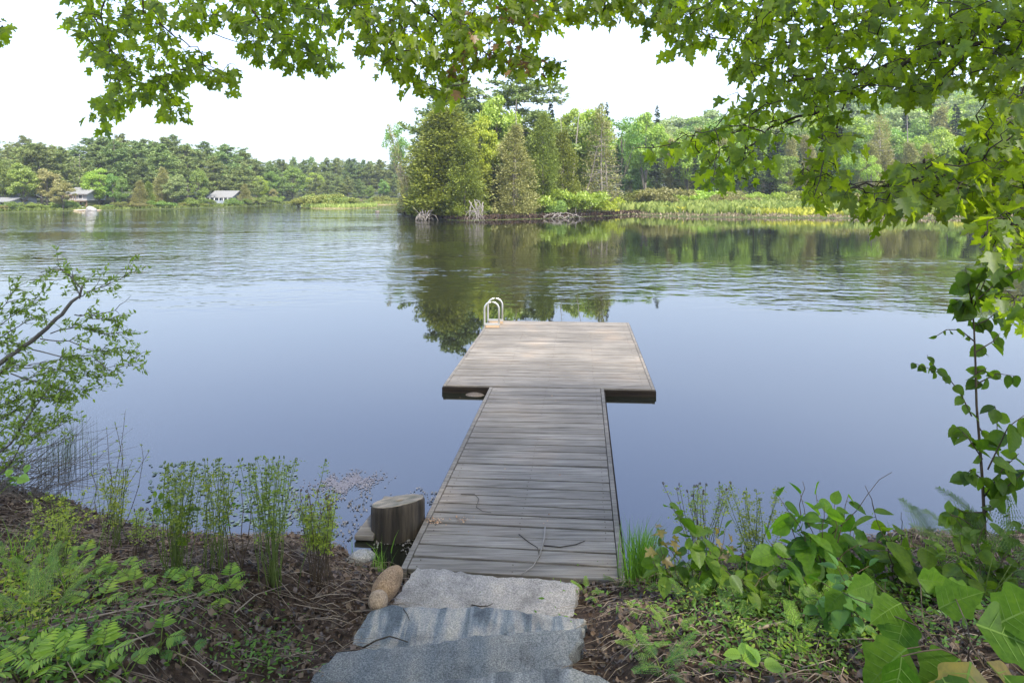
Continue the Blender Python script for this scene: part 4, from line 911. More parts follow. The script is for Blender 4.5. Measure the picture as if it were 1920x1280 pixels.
o = cloud('leaf_scrap', CURL, pos, rnd(n)*np.array([1,1,.1]), rnd(n)*.3+np.array([0,0,1]), rng.uniform(.008,.02,n), leaf_mat('dry_scraps',(.25,.13,.07),(.5,.36,.25),.1,.02,objvar=0)); tag(o,'tan leaf scraps scattered over the dock boards','leaf litter',kind='stuff')

# ------------------------------------------------------------------ leaf litter and dead stems on the bank
def bank_pts(n, x0=-5.5, x1=5.5, y0=.9, y1=6.0, tmin=-.02):
    x = rng.uniform(x0,x1,n); y = rng.uniform(y0,y1,n); S = np.interp(x,SX,SY); k = (S-y > tmin)
    k &= ~((x > -.86)&(x < .37)&(y < 2.98)); k &= ~((x > -.84)&(x < .42)&(y >= 2.98)&(y < 3.42)); k &= ~((x > -.66)&(x < .46)&(y >= 3.46))
    k &= np.abs(x) < y*1.0+.6
    x, y = x[k], y[k]; return np.stack([x,y,ground_z(x,y)],1)
p_ = bank_pts(95000); n = len(p_); p_[:,2] += rng.uniform(0,.03,n)
o = cloud('leaf_litter', CURL, p_, rnd(n)*np.array([1,1,.35]), rnd(n)*.8+np.array([0,0,1]), rng.uniform(.007,1,n)**2.2*.040+.007, M['litter']); tag(o,'brown dead leaves carpeting the bank','leaf litter',kind='stuff')
p_ = bank_pts(9000); tb = Tubes(3); n = len(p_)
for i in range(n):
    a = rng.normal(0.15,.5)+(math.pi if rng.random()<.5 else 0); L = rng.uniform(.05,.24); d = np.array([math.cos(a),math.sin(a),0])*L
    e = p_[i]+d; mid = (p_[i]+e)/2
    a_ = p_[i]+[0,0,.03]; e[2] = float(ground_z(e[0],e[1]))+.03+rng.uniform(0,.03); mid[2] = float(ground_z(mid[0],mid[1]))+.04+rng.uniform(0,.03)
    tb.add([a_,mid,e], rng.uniform(.0012,.003), .001, n=3)
tag(tb.build('dead_stem', M['litter2']),'dry straw coloured stems strewn over the bank','dead stems',kind='stuff')
def long_stem(label, pts, r=.005):
    tb = Tubes(5); pp = []
    for a,b in pts:
        q = G(a,b); pp.append((q.x,q.y,q.z+.05))
    tb.add(pp, r, r*.6); tag(tb.build('dead_stalk', M['litter2']), label, 'dead stalk')
long_stem('longest pale stalk lying across the left bank', [(20,1225),(120,1190),(230,1165),(330,1145),(400,1120)])
long_stem('pale stalk lying above the lower left fern', [(205,1245),(250,1222),(290,1205)], .006)
long_stem('pale stalk slanting between the fern clumps', [(440,1165),(480,1130),(540,1110)], .004)
long_stem('dead brown branch arching on the right bank', [(1420,1195),(1470,1185),(1520,1165),(1545,1150)], .010)

# floating scraps on the shallows
n = 1500; px_ = rng.uniform(540,835,n); py_ = rng.uniform(905,1040,n)
k = (py_ > 918+22*np.sin(px_*.045)+ (830-px_)*.02) & (np.sin(px_*.09+py_*.05)+np.sin(px_*.031-py_*.12)+rng.normal(size=n)*.45 > -.1); px_, py_ = px_[k], py_[k]
pos = np.array([tuple(P(a,b,.004)) for a,b in zip(px_,py_)]); n = len(pos)
M['scum'] = leaf_mat('floating_scraps', (.06,.055,.05), (.20,.185,.175), .1, .1, objvar=0, trcol=(1,1,1))
o = cloud('floating_debris', CURL, pos, rnd(n)*np.array([1,1,0])+1e-3, np.tile([0,0,1.],(n,1))+rnd(n)*.05, rng.uniform(.008,.03,n), M['scum']); tag(o,'pale leaf scraps floating in the shallows left of the dock','debris',kind='stuff')
n = 1500; px_ = rng.normal(652,30,n); py_ = 905+(px_-650)*-.12+rng.normal(size=n)*8+6*np.sin(px_*.13)
pos = np.array([tuple(P(a,b,.005)) for a,b in zip(px_,py_)])
o = cloud('pollen_film', FLAT, pos, rnd(n)*np.array([1,1,0])+1e-3, np.tile([0,0,1.],(n,1))+rnd(n)*.01, rng.uniform(.005,.020,n), leaf_mat('pollen_scum',(.105,.10,.115),(.16,.15,.165),.1,.05,objvar=0)); tag(o,'patch of pale scum floating beyond the fern clumps','debris',kind='stuff')
n = 500; px_ = rng.uniform(280,560,n); py_ = rng.uniform(868,985,n)
pos = np.array([tuple(P(a,b,.005)) for a,b in zip(px_,py_)])
o = cloud('floating_weed', OVATE, pos, rnd(n)*np.array([1,1,0])+1e-3, np.tile([0,0,1.],(n,1))+rnd(n)*.04, rng.uniform(.02,.05,n), leaf_mat('floating_weed_leaves',(.07,.11,.07),(.16,.21,.16),.1,.1,objvar=0)); tag(o,'small green floating leaves behind the fern clumps','water weed',kind='stuff')

# ------------------------------------------------------------------ plants of the bank
def leafy(name, label, cat, base, tips, leaf, size, mat, per=9, start=.35, stem=.004, stemmat='stem', droop=.5, group=None, bow=.04, side=0, lenpet=.012, flat=.9):
    o = empty(name, (0,0,0)); tb = Tubes(5); Pp,Dd,Nn,Ss = [],[],[],[]
    for tip in tips:
        tip = Vector(tip); b = Vector(base)+Vector((rng.normal()*.02,rng.normal()*.02,0)); cv = curve(b, tip, 0, 9, .006)
        off = np.array([rng.normal()*bow, rng.normal()*bow, 0]); tt = np.linspace(0,1,9)[:,None]; cv = cv+off*(4*tt*(1-tt)); tb.add(cv, stem, stem*.35)
        sidev = rng.normal(size=3)
        ax = norm(np.array(tuple(tip-b))[None])[0]
        for k in range(per):
            s = start+(1-start)*(k+.5)/per; q = np.array([np.interp(s*8, np.arange(9), cv[:,i]) for i in range(3)])
            a = k*2.4+rng.normal()*.4; h = np.array([math.cos(a), math.sin(a), 0]); d = norm((h*.9+ax*.25+np.array([0,0,-droop*rng.uniform(.2,1)]))[None])[0]
            q2 = q+d*lenpet; tb.add([q,q2],stem*.35,stem*.3,n=3); Pp.append(q2); Dd.append(d); Nn.append(np.array([0,0,flat])+rng.normal(size=3)*.4); Ss.append(size*rng.uniform(.6,1.15)*(1.05-.35*max(0,s-.75)*4))
        Pp.append(np.array(tuple(tip))); Dd.append(ax*.4+rng.normal(size=3)*.5); Nn.append(np.array([0,0,1])+rng.normal(size=3)*.4); Ss.append(size*.6)
    tb.build('stems', M[stemmat], o); lf = cloud('leaves', leaf, Pp, Dd, Nn, np.array(Ss), M[mat], o)
    if leaf is OVATE and size > .07: cloud('veins', OV_V, Pp, Dd, Nn, np.array(Ss), M['vein'], lf)
    tag(o, label, cat, group); return o
def royal(label, px, pyb, top, spread, n, mat='royal', D=None, dense=14, group=None, upper=.45):
    b = G(px,pyb); b = Vector(b); D0 = b.y if D is None else D; o = empty('royal_fern', (0,0,0)); tb = Tubes(4); Pp,Dd,Nn,Ss=[],[],[],[]
    for i in range(n):
        h = top+abs(rng.normal())*26 if i > 3 else top; tp = PD(px+rng.normal()*spread, h, D0+rng.normal()*.10); bb = b+Vector((rng.normal()*.03,rng.normal()*.03,-.02))
        cv = curve(bb,tp,0,8,.004); tt = np.linspace(0,1,8)[:,None]; cv = cv+np.array([rng.normal()*.015,rng.normal()*.015,0])*4*tt*(1-tt)
        tb.add(cv,.0028,.0014)
        # coiled tip
        t0 = np.array(cv[-1]); a = rng.random()*6.28; hx = np.array([math.cos(a),math.sin(a),0])
        coil = [t0+hx*.010*(1-math.cos(u))*(1-u/9)+np.array([0,0,.010*math.sin(u)*(1-u/9)]) for u in np.linspace(0,5.5,9)]; tb.add(coil,.0028,.0035)
        for k in range(dense):
            s = upper+(1-upper)*rng.random()**1.0; q = np.array([np.interp(s*7, np.arange(8), cv[:,i_]) for i_ in range(3)])
            h_ = norm((rng.normal(size=3)*np.array([1,1,.25]))[None])[0]; L = rng.uniform(.02,.06)
            for m_ in range(4):
                Pp.append(q+h_*L*(m_+1)/4); Dd.append(np.cross(h_,[0,0,1])*(1 if m_%2 else -1)+h_*.4+rng.normal(size=3)*.15); Nn.append(np.array([0,0,1])+rng.normal(size=3)*.5); Ss.append(rng.uniform(.010,.020))
    tb.build('stems', M['stem'] if rng.random()<.6 else M['stemb'], o); cloud('leaflets', DIA, Pp, Dd, Nn, np.array(Ss), M[mat], o, wid=1.2); tag(o,label,'fern',group); return o
def frond_pts(base, dirv, L, W, kind, acc, tb, arch=.25):
    # kind 'lobed' = broad lance pinnae, 'fine' = many small leaflets
    dirv = norm(np.array(tuple(dirv),float)[None])[0]; side = norm(np.cross(dirv,[0,0,1])[None])[0]; up = np.cross(side,dirv)
    rach = [np.array(tuple(base))+dirv*L*s+up*arch*L*(s-s*s*1.25) for s in np.linspace(0,1,9)]; tb.add(rach,.002,.0008,n=4)
    rach = np.array(rach)
    np_ = 7 if kind == 'lobed' else 13
    for k in range(np_):
        s = .12+.86*k/np_; q = np.array([np.interp(s*8,np.arange(9),rach[:,i]) for i in range(3)]); pl = W*(1-s)**.7*(1 if kind=='fine' else 1)+.12*W
        for sg in (-1,1):
            d = norm((side*sg+dirv*.55+np.array([0,0,-.18])+rng.normal(size=3)*.06)[None])[0]
            if kind == 'lobed': acc.append((q,d,up+rng.normal(size=3)*.12,pl*1.0,1.25))
            else:
                m_ = max(4,int(pl/(L*.05)))
                for j in range(m_):
                    u = (j+.4)/m_; dd_ = norm((dirv*.8+d*.5)[None])[0]; sz = L*.042*(1-u*.6)+.0015
                    acc.append((q+d*pl*u, np.array(dd_), up+rng.normal(size=3)*.1, sz, 1.1)); acc.append((q+d*pl*u, norm((-dirv*.8+d*.5)[None])[0], up+rng.normal(size=3)*.1, sz, 1.1))
def fern(name, label, base, n, L, W, kind, mat, stalk=.08, ang=None, group=None, tilt=.35):
    o = empty(name,(0,0,0)); tb = Tubes(4); acc = []
    for i in range(n):
        a = (i*2*math.pi/n+rng.normal()*.35) if ang is None else ang[i]; h = Vector((math.cos(a),math.sin(a),0)); b = Vector(base)+Vector((rng.normal()*.01,rng.normal()*.01,0))
        tp = b+Vector((h.x*stalk*.5,h.y*stalk*.5,stalk)); tb.add([b,b.lerp(tp,.5)+Vector((0,0,.01)),tp],.0025,.002); l = L*rng.uniform(.75,1.15)
        frond_pts(tp, (h.x,h.y,tilt+rng.normal()*.15), l, W*l/L, kind, acc, tb)
    tb.build('stems', M['stem'], o); P_,D_,N_,S_,W_ = zip(*acc)
    cloud('fronds', LANCE if kind=='lobed' else DIA, P_, D_, N_, np.array(S_), M[mat], o, wid=np.array(W_)*(.62 if kind=='lobed' else 1)); tag(o,label,'fern',group); return o
def tuft(name, label, px, py, ytop, n, spread, mat='grass', D=None, wid=.02, z=None, cat='grass tuft', lean=.2):
    b = G(px,py) if z is None else P(px,py,z); H = (py-ytop)*b.y/F; V = []; Fq = []
    for i in range(n):
        bx = b.x+rng.normal()*spread*.4; by = b.y+rng.normal()*spread*.4; a = rng.random()*6.28; h = H*rng.uniform(.5,1.05); ln = h*lean*abs(rng.normal()); w = wid*rng.uniform(.25,.5)
        sx, sy = -math.sin(a+1.2)*w/2, math.cos(a+1.2)*w/2; c = len(V)
        for s in (0,.35,.7,1):
            cx, cy = bx+math.cos(a)*ln*s*s, by+math.sin(a)*ln*s*s; ww = (1-s*s)*1.0+.02; V += [(cx-sx*ww,cy-sy*ww,b.z-.02+h*s*(1-.12*s*ln/h)),(cx+sx*ww,cy+sy*ww,b.z-.02+h*s*(1-.12*s*ln/h))]
        for s in range(3): Fq += [c+2*s,c+2*s+1,c+2*s+3,c+2*s+2]
    me = np_mesh(name, V, Fq, [4]*(len(Fq)//4), True); o = link(name, me, None, M[mat]); tag(o,label,cat); return o
# left: fern clumps with coiled tips, from the left edge to the stump
royal('yellow green royal fern at the far left beside the willow', 112,1075, 925, 34, 16, D=None)
royal('second royal fern from the left, thin stems against the water', 212,1030, 880, 26, 14)
royal('tall dense royal fern growing with broad leaves at its foot', 330,1085, 868, 24, 26, 'royal')
royal('slim upright royal fern right of the broad leaved clump', 402,1080, 862, 22, 18)
royal('bushiest royal fern clump with dark lower stems', 510,1105, 858, 30, 30)
royal('low spreading yellow green royal fern nearest the stump', 600,1100, 920, 26, 26, dense=24)
royal('short sparse royal fern between the first two clumps', 262,1050, 955, 14, 8)
leafy('leafy_herb','broad leaved herb growing inside the tall royal fern','plant', G(330,1085), [PD(x,y,G(330,1085).y+rng.normal()*.05) for x,y in ((292,930),(310,915),(330,905),(352,925),(362,950),(340,960),(318,975))], OVATE, .055,'hazel',4,.6,droop=.6)
leafy('leafy_herb','dark leaved twig plant rising left of the bushiest fern','plant', G(455,1070), [PD(x,y,G(455,1070).y+rng.normal()*.05) for x,y in ((418,880),(450,905),(478,915),(440,935))], OVATE, .04,'hazel',5,.6,stemmat='stemb')
sf = [(205,1100,'sensitive fern at the left end of the row on the bank'),(228,1092,'bright sensitive fern half behind the leftmost one'),(258,1120,'arching sensitive fern left of the middle of the bank'),(305,1118,'flat spreading sensitive fern in the middle of the bank'),
      (360,1112,'tallest bright sensitive fern in the middle of the bank'),(425,1112,'sensitive fern with drooping lobes right of the middle'),(422,1135,'brightest sensitive fern just below the drooping one'),(352,1140,'small greyish fern below the middle ferns'),
      (190,1150,'yellow green sensitive fern lying low above the long stalk'),(160,1095,'sensitive fern close to the left grass'),(148,1062,'lime sensitive fern under the second royal fern'),(300,1225,'thin young fern at the bottom of the left bank'),(345,1240,'small pale fern beside the thin young fern')]
for i,(x,y,lb) in enumerate(sf): fern('sensitive_fern', lb, G(x,y), 4 if i<11 else 3, .088 if i not in (7,11,12) else .07, .058 if i!=7 else .035, 'lobed', 'fern' if i not in (7,12) else 'fernd', .07)
for i,(x,y,lb,L) in enumerate([(110,1268,'large sensitive fern at the bottom left with wide lobes',.20),(40,1280,'darker sensitive fern in the bottom left corner',.2),(175,1262,'large bright sensitive fern reaching right at the bottom left',.20),(230,1282,'leafy sensitive fern cut by the bottom edge at the left',.16)]):
    fern('sensitive_fern', lb, G(x,y), 5, L*.48, .062, 'lobed', 'fern', .07)
for i,(x,y,lb,m_) in enumerate([(25,1090,'feathery fern at the left edge under the willow','fernd'),(70,1120,'feathery fern second from the left edge','fernd'),(20,1170,'feathery fern low at the left edge','fernd'),(95,1165,'yellowish feathery fern in front of the left edge ferns','fern'),(130,1130,'small feathery fern right of the left edge ferns','fernd'),(55,1215,'feathery fern above the bottom left corner','fernd')]):
    fern('feathery_fern', lb, G(x,y), 7, .14, .035, 'fine', m_, .12, tilt=.8)
tuft('grass_tuft','tall grass leaning in at the left edge of the bank', 10,1150,1010,70,.35,'grass',wid=.012,lean=.6)
tuft('grass_tuft','bluish grass behind the left edge ferns', 70,1060,960,60,.3,'grass',wid=.010,lean=.5)
tuft('rush_tuft','dark rushes standing in the water beside the willow', 118,868,770,110,.35,'stem',wid=.010,z=0,cat='rushes',lean=.12)
tuft('grass_tuft','short fresh grass at the foot of the stump', 712,1075,1015,40,.10,'grass',wid=.010,lean=.35)
tuft('grass_tuft','two broad grass blades in front of the stump', 722,1060,960,5,.10,'grass',wid=.026,lean=.3)
tuft('grass_tuft','single blades in the shallows left of the stump', 661,1040,1000,4,.03,'grass',wid=.012,z=0,lean=.1)
tuft('grass_tuft','bright upright grass clump against the right side of the dock', 1208,1085,975,300,.18,'grass',wid=.022,lean=.28)
tuft('grass_tuft','thin grasses in the water at the right behind the shrubs', 1750,1040,985,90,.35,'grass',wid=.009,lean=.3)
for i,(x,y,L,lb) in enumerate([(1290,1150,.13,'feathery fern below the low shrub, nearest the steps'),(1345,1120,.15,'feathery fern under the left half of the low shrub'),(1430,1090,.16,'feathery fern between low shrub and tall rounded leaved shrub'),(1500,1150,.15,'feathery fern below the tall rounded leaved shrub'),(1560,1165,.14,'feathery fern left of the oak seedling'),(1620,1130,.15,'feathery fern behind the oak seedling'),(1380,1185,.12,'feathery fern above the fallen brown branch'),(1500,1215,.12,'feathery fern below the fallen brown branch'),(1260,1200,.10,'small feathery fern alone on the litter right of the steps')]):
    fern('feathery_fern', lb, G(x,y), 6, L, L*.32, 'fine', 'fern' if i%3 else 'fernd', .07, tilt=.5)
tuft('grass_tuft','thin grass in the middle of the right bank', 1480,1110,1040,90,.25,'grass',wid=.010,lean=.4)
tuft('grass_tuft','low grass at the bottom centre of the right bank', 1540,1260,1215,110,.22,'grass',wid=.008,lean=.6)
# undergrowth of the bottom corners
def undergrowth(label, cx, cy, rx, ry, n, mat, size, hmax=.1):
    px_ = cx+rng.normal(size=n)*rx; py_ = cy+rng.normal(size=n)*ry; pos = []
    for a,b in zip(px_,py_):
        q = G(a,min(max(b,1000),1400)); pos.append((q.x,q.y,q.z+rng.uniform(.01,hmax)))
    o = cloud('undergrowth', LANCE if size<.04 else OVATE, pos, rnd(n)*np.array([1,1,.3]), rnd(n)*.8+np.array([0,-.3,1]), rng.uniform(.4,1.2,n)*size, M[mat], wid=1.2); tag(o,label,'ground cover',kind='stuff')
undergrowth('small green seedlings covering the lower left bank beside the steps', 490,1235,50,26,420,'fernd',.026,.07)
undergrowth('leafy green ground cover in the bottom left corner', 90,1240,80,30,700,'fernd',.035,.09)
undergrowth('mixed green ground cover along the left edge', 50,1130,50,50,900,'royal',.03,.16)
undergrowth('fresh green weeds spreading below the shrubs of the right bank', 1420,1170,130,32,900,'fernd',.034,.12)
undergrowth('lime green weeds at the lower right of the bank', 1560,1200,100,28,600,'fern',.030,.10)
undergrowth('fresh green seedlings among the ferns on the left bank', 230,1150,130,40,800,'fernd',.028,.08)
undergrowth('fine yellow green weeds at the foot of the low shrub', 1330,1120,70,30,700,'royal',.024,.16)
undergrowth('green weeds under the shrubs on the right bank', 1430,1110,130,35,900,'fernd',.026,.16)
undergrowth('dark green ground cover at the lower right', 1750,1110,120,40,800,'hazel',.038,.16)
undergrowth('bright green seedlings and weeds between the right hand shrubs', 1480,1120,170,35,700,'fernd',.032,.16)
undergrowth('dense weeds under the oak seedling', 1780,1160,110,40,500,'fernd',.035,.14)
undergrowth('sparse green weeds near the bottom of the right bank', 1430,1230,110,28,700,'fernd',.03,.06)
# right: shrubs
B1 = G(1330,1130); B2 = G(1545,1120); B3 = G(1700,1130); B4 = G(1860,1190)
leafy('broadleaf_shrub','low broad leaved shrub nearest the dock, bronze tipped','shrub', B1, [PD(x,y,B1.y+.1+rng.normal()*.10) for x,y in ((1255,945),(1275,965),(1240,1010),(1300,985),(1330,1000),(1360,990),(1290,1030),(1350,1040),(1225,1050),(1390,1020),(1410,1050))], OVATE,.115,'hazel',7,.3,.004,'stemb',droop=.9)
leafy('maple_seedling','bronze yellow maple seedling among the low shrub','seedling', B1+Vector((-.12,.05,0)), [PD(x,y,B1.y+.15+rng.normal()*.05) for x,y in ((1240,985),(1262,1005),(1225,1025),(1345,1000),(1372,1015))], MAPLE,.075,'oakred',3,.7,.003,'stemb',droop=.9)
leafy('hazel_shrub','tall rounded leaved shrub in the middle of the right bank','shrub', B2, [PD(x,y,B2.y+.15+rng.normal()*.12) for x,y in ((1460,930),(1480,960),(1490,985),(1500,925),(1530,925),(1545,950),(1565,945),(1590,930),(1600,985),(1440,1010),(1420,1040),(1520,1000),(1560,1010),(1610,1020),(1640,1030),(1470,1050),(1540,1060))], OVATE,.15,'hazel',6,.3,.0045,'stemb',droop=.9)
leafy('hazel_shrub','large leaved shrub between the middle shrub and the tall sapling','shrub', B3, [PD(x,y,B3.y+.1+rng.normal()*.12) for x,y in ((1640,960),(1660,985),(1685,1000),(1700,1030),(1650,1040),(1740,1020),(1620,1065),(1770,1050))], OVATE,.16,'hazel',5,.35,.0045,'stemb',droop=.8)
stick_ = Tubes(4)
for a,b,c_,d_ in ((1560,1000,1672,885),(1500,980,1505,902),(1640,960,1622,910),(1690,1010,1690,960)): stick_.add(curve(PD(a,b,B2.y+.2),PD(c_,d_,B2.y+.2),0,6,.008),.0035,.0015)
tag(stick_.build('bare_twig', M['stemb']),'bare thin twigs sticking up out of the middle shrub','twigs')
for x,y,lb in ((1300,905,'royal fern rising behind the low shrub by the dock'),(1395,915,'royal fern right behind the low shrub, thin and tall')):
    royal(lb, x+20,1080,y,34,20,'royal',dense=14)
tall = empty('birch_sapling',(0,0,0)); tb = Tubes(6); SD = 3.4
main = [PD(x,y,SD) for x,y in ((1858,1190),(1850,1080),(1846,980),(1842,900),(1836,820),(1831,760),(1829,680),(1826,610),(1822,560),(1842,520))]; tb.add(main,.010,.003)
LV = []
def limb(pts, leaves, s=.085):
    cv = [PD(x,y,SD+dz) for x,y,dz in pts]; tb.add(cv,.004,.0015); arr = np.array([tuple(p) for p in cv])
    for k in range(int(leaves*1.7)):
        t = (k+.6)/int(leaves*1.7)*(len(cv)-1); q = np.array([np.interp(t,np.arange(len(cv)),arr[:,i]) for i in range(3)]); LV.append((q,s*rng.uniform(.7,1.15)))
limb([(1822,780,0),(1800,735,.05),(1775,705,.1),(1740,690,.1),(1712,680,.1)],8,.065)
limb([(1775,705,.1),(1755,690,.1),(1738,665,.12)],4,.06); limb([(1827,640,0),(1800,618,-.1),(1775,618,-.1),(1752,632,-.1)],4,.055)
limb([(1822,600,0),(1805,570,0),(1790,560,.05)],5,.10); limb([(1822,570,0),(1815,530,0),(1810,500,0)],5,.10); limb([(1824,580,0),(1845,530,-.05),(1860,480,-.05)],6,.11); limb([(1828,610,0),(1850,600,0),(1870,585,0)],5,.1)
limb([(1829,700,0),(1850,690,0)],4,.08); limb([(1829,660,0),(1862,640,.05),(1875,625,.1)],4,.09)
limb([(1842,860,0),(1815,820,0),(1795,800,.1),(1782,810,.1)],7,.085); limb([(1840,840,0),(1870,810,0),(1868,770,0),(1865,760,0)],4,.09); limb([(1844,900,0),(1820,880,-.1),(1808,895,-.1)],6,.085)
limb([(1846,930,0),(1880,880,-.1),(1910,850,-.1)],6,.11); limb([(1848,960,0),(1890,910,-.1),(1925,880,-.1)],7,.11); limb([(1846,960,0),(1810,960,0),(1780,945,0)],6,.10); limb([(1846,1000,0),(1800,970,-.1),(1770,960,-.1)],5,.10)
limb([(1835,560,-.1),(1880,520,-.1),(1920,500,-.1)],6,.10); limb([(1830,720,0),(1870,700,.1),(1905,705,.1)],4,.09); limb([(1835,800,.1),(1870,850,.1),(1890,880,.1)],5,.09)
limb([(1852,880,-.3),(1890,800,-.3),(1925,775,-.3)],4,.14)
tb.build('stems', M['stemb'], tall); n = len(LV)
Ppos = np.array([q for q,_ in LV]); Dd = rnd(n)*np.array([.9,.6,.3])+np.array([0,0,-.75]); Nn = rnd(n)*.5+np.array([0,-.7,.5])
SS = np.array([s for _,s in LV]); lf = cloud('leaves', OVATE, Ppos, Dd, Nn, SS, M['hazel'], tall); cloud('veins', OV_V, Ppos, Dd, Nn, SS, M['vein'], lf); tag(tall,'tall slender sapling with drooping toothed leaves at the right edge','sapling')
for i,(x,y,L,lb) in enumerate([(1850,1080,.28,'feathery bracken spreading in front of the sapling foot'),(1900,1040,.28,'bracken leaning in from the right edge'),(1790,1060,.24,'bracken frond clump left of the sapling foot')]):
    b = G(x,y+60); fern('bracken', lb, b, 7, L, L*.36, 'fine', 'fernd', .24, tilt=.5)
for i,(x,y,L,lb,m_) in enumerate([(1250,1110,.16,'pale feathery fern against the low shrub by the dock','fern'),(1100,1122,.09,'small fern growing in the corner of dock and pale slab','fern'),(1162,1100,.08,'tiny pale fern at the right corner of the dock end','fernd'),(1200,1235,.13,'low fern near the right edge of the blue grey step','fern'),(1245,1265,.15,'fern at the bottom just right of the steps','fernd'),
      (1300,1105,.18,'feathery fern in the middle of the low shrub','fernd'),(1460,1120,.18,'fern under the tall rounded leaved shrub','fernd'),(1400,1150,.16,'fern in front of the gap between the shrubs','fernd')]):
    fern('feathery_fern', lb, G(x,y), 5, L, L*.3, 'fine', m_, .05)
for x,y,lb,L in ((1440,1235,'bright lobed fern in the lower middle of the right bank',.15),(1200,1160,'lime fern leaf close to the right side of the striped step',.08),(1610,1180,'lobed fern under the big leaved shrub',.15)): fern('sensitive_fern', lb, G(x,y), 3, L, L*.38, 'lobed', 'fern', .06)
leafy('broadleaf_seedling','two leaved bright seedling at the bottom of the right bank','seedling', G(1410,1290), [PD(1395,1225,G(1410,1290).y),PD(1425,1240,G(1410,1290).y)], OVATE,.10,'fern',2,.7,.003)
leafy('broadleaf_seedling','tiny round leaved seedling left of the two leaved one','seedling', G(1358,1262), [PD(1357,1238,G(1358,1262).y)], OVATE,.04,'fernd',2,.6,.002)
B5 = G(1420,1160); B6 = G(1620,1200); B7 = G(1860,1130)
leafy('broadleaf_shrub','low bushy shrub in front of the tall rounded leaved shrub','shrub', B5, [PD(x,y,B5.y+rng.normal()*.10) for x,y in ((1350,1060),(1380,1080),(1400,1050),(1430,1070),(1460,1060),(1480,1090),(1420,1100),(1370,1110))], OVATE,.085,'hazel',7,.25,.0035,'stemb',droop=.8)
leafy('broadleaf_shrub','leafy shrub in front of the large leaved one, beside the oak seedling','shrub', B6, [PD(x,y,B6.y+rng.normal()*.10) for x,y in ((1540,1090),(1570,1060),(1600,1080),(1630,1060),(1660,1090),(1590,1120),(1530,1120))], OVATE,.10,'fernd',7,.25,.0035,'stemb',droop=.8)
leafy('broadleaf_shrub','bright shrub at the right edge under the slender sapling','shrub', B7, [PD(x,y,B7.y+rng.normal()*.12) for x,y in ((1780,960),(1800,1000),(1830,980),(1860,950),(1890,960),(1910,990),(1840,1030),(1890,1030),(1770,1030))], OVATE,.10,'hazel',7,.3,.0035,'stemb',droop=.8)
# oak seedling with large leaves, bottom right
oak = empty('oak_seedling',(0,0,0)); ob = G(1800,1300); ob = Vector((ob.x,ob.y,ob.z)); tb = Tubes(6); OD = 1.55
L_ = [] 
for (x,y,dx,dy,s,mt,D2) in ((1690,1130,-70,30,.13,0,2.0),(1700,1150,-30,90,.16,0,2.0),(1760,1140,60,-30,.15,0,2.0),(1830,1170,90,30,.22,0,1.7),(1700,1215,-90,70,.16,0,1.6),(1690,1230,-10,110,.18,0,1.5),(1800,1235,-90,60,.15,0,1.6),(1820,1240,-20,110,.2,1,1.5),(1850,1240,80,80,.2,1,1.5),(1870,1170,90,-50,.18,0,1.7),(1880,1265,60,60,.2,0,1.5),(1760,1260,40,60,.14,0,1.5),(1640,1090,-90,40,.11,0,2.2),(1720,1085,70,10,.12,0,2.3),(1580,1110,-60,50,.10,0,2.3),(1770,1100,90,30,.14,0,2.2)):
    a = np.array(tuple(PD(x,y,D2))); b = np.array(tuple(PD(x+dx,y+dy,D2-.05))); L_.append((a,b-a,s,mt))
    rx_ = 1800+rng.normal()*45; root = np.array(tuple(PD(rx_,1262+rng.normal()*12,1.72+rng.normal()*.08))); tb.add(curve(root,a,.03,7,.006),.0022,.0014)
tb.add(curve(ob,PD(1790,1240,1.72),0,5,.01),.005,.003); tb.build('stems', M['stemb'], oak)
for mt,mn,nm in ((0,'oak','leaves'),(1,'oakred','bronze_leaves')):
    s_ = [l for l in L_ if l[3]==mt]; n = len(s_)
    nr_ = rnd(n)*.3+np.array([0,-.55,.8]); sz_ = np.array([l[2] for l in s_])
    lf = cloud(nm, OAK, [l[0] for l in s_],[l[1] for l in s_], nr_, sz_, M[mn], oak, wid=1.15)
    cloud('veins', OAK_V, [l[0] for l in s_],[l[1] for l in s_], nr_, sz_, M['vein'], lf, wid=1.15)
tag(oak,'oak seedling with big lobed leaves, some bronze, in the bottom right corner','seedling')

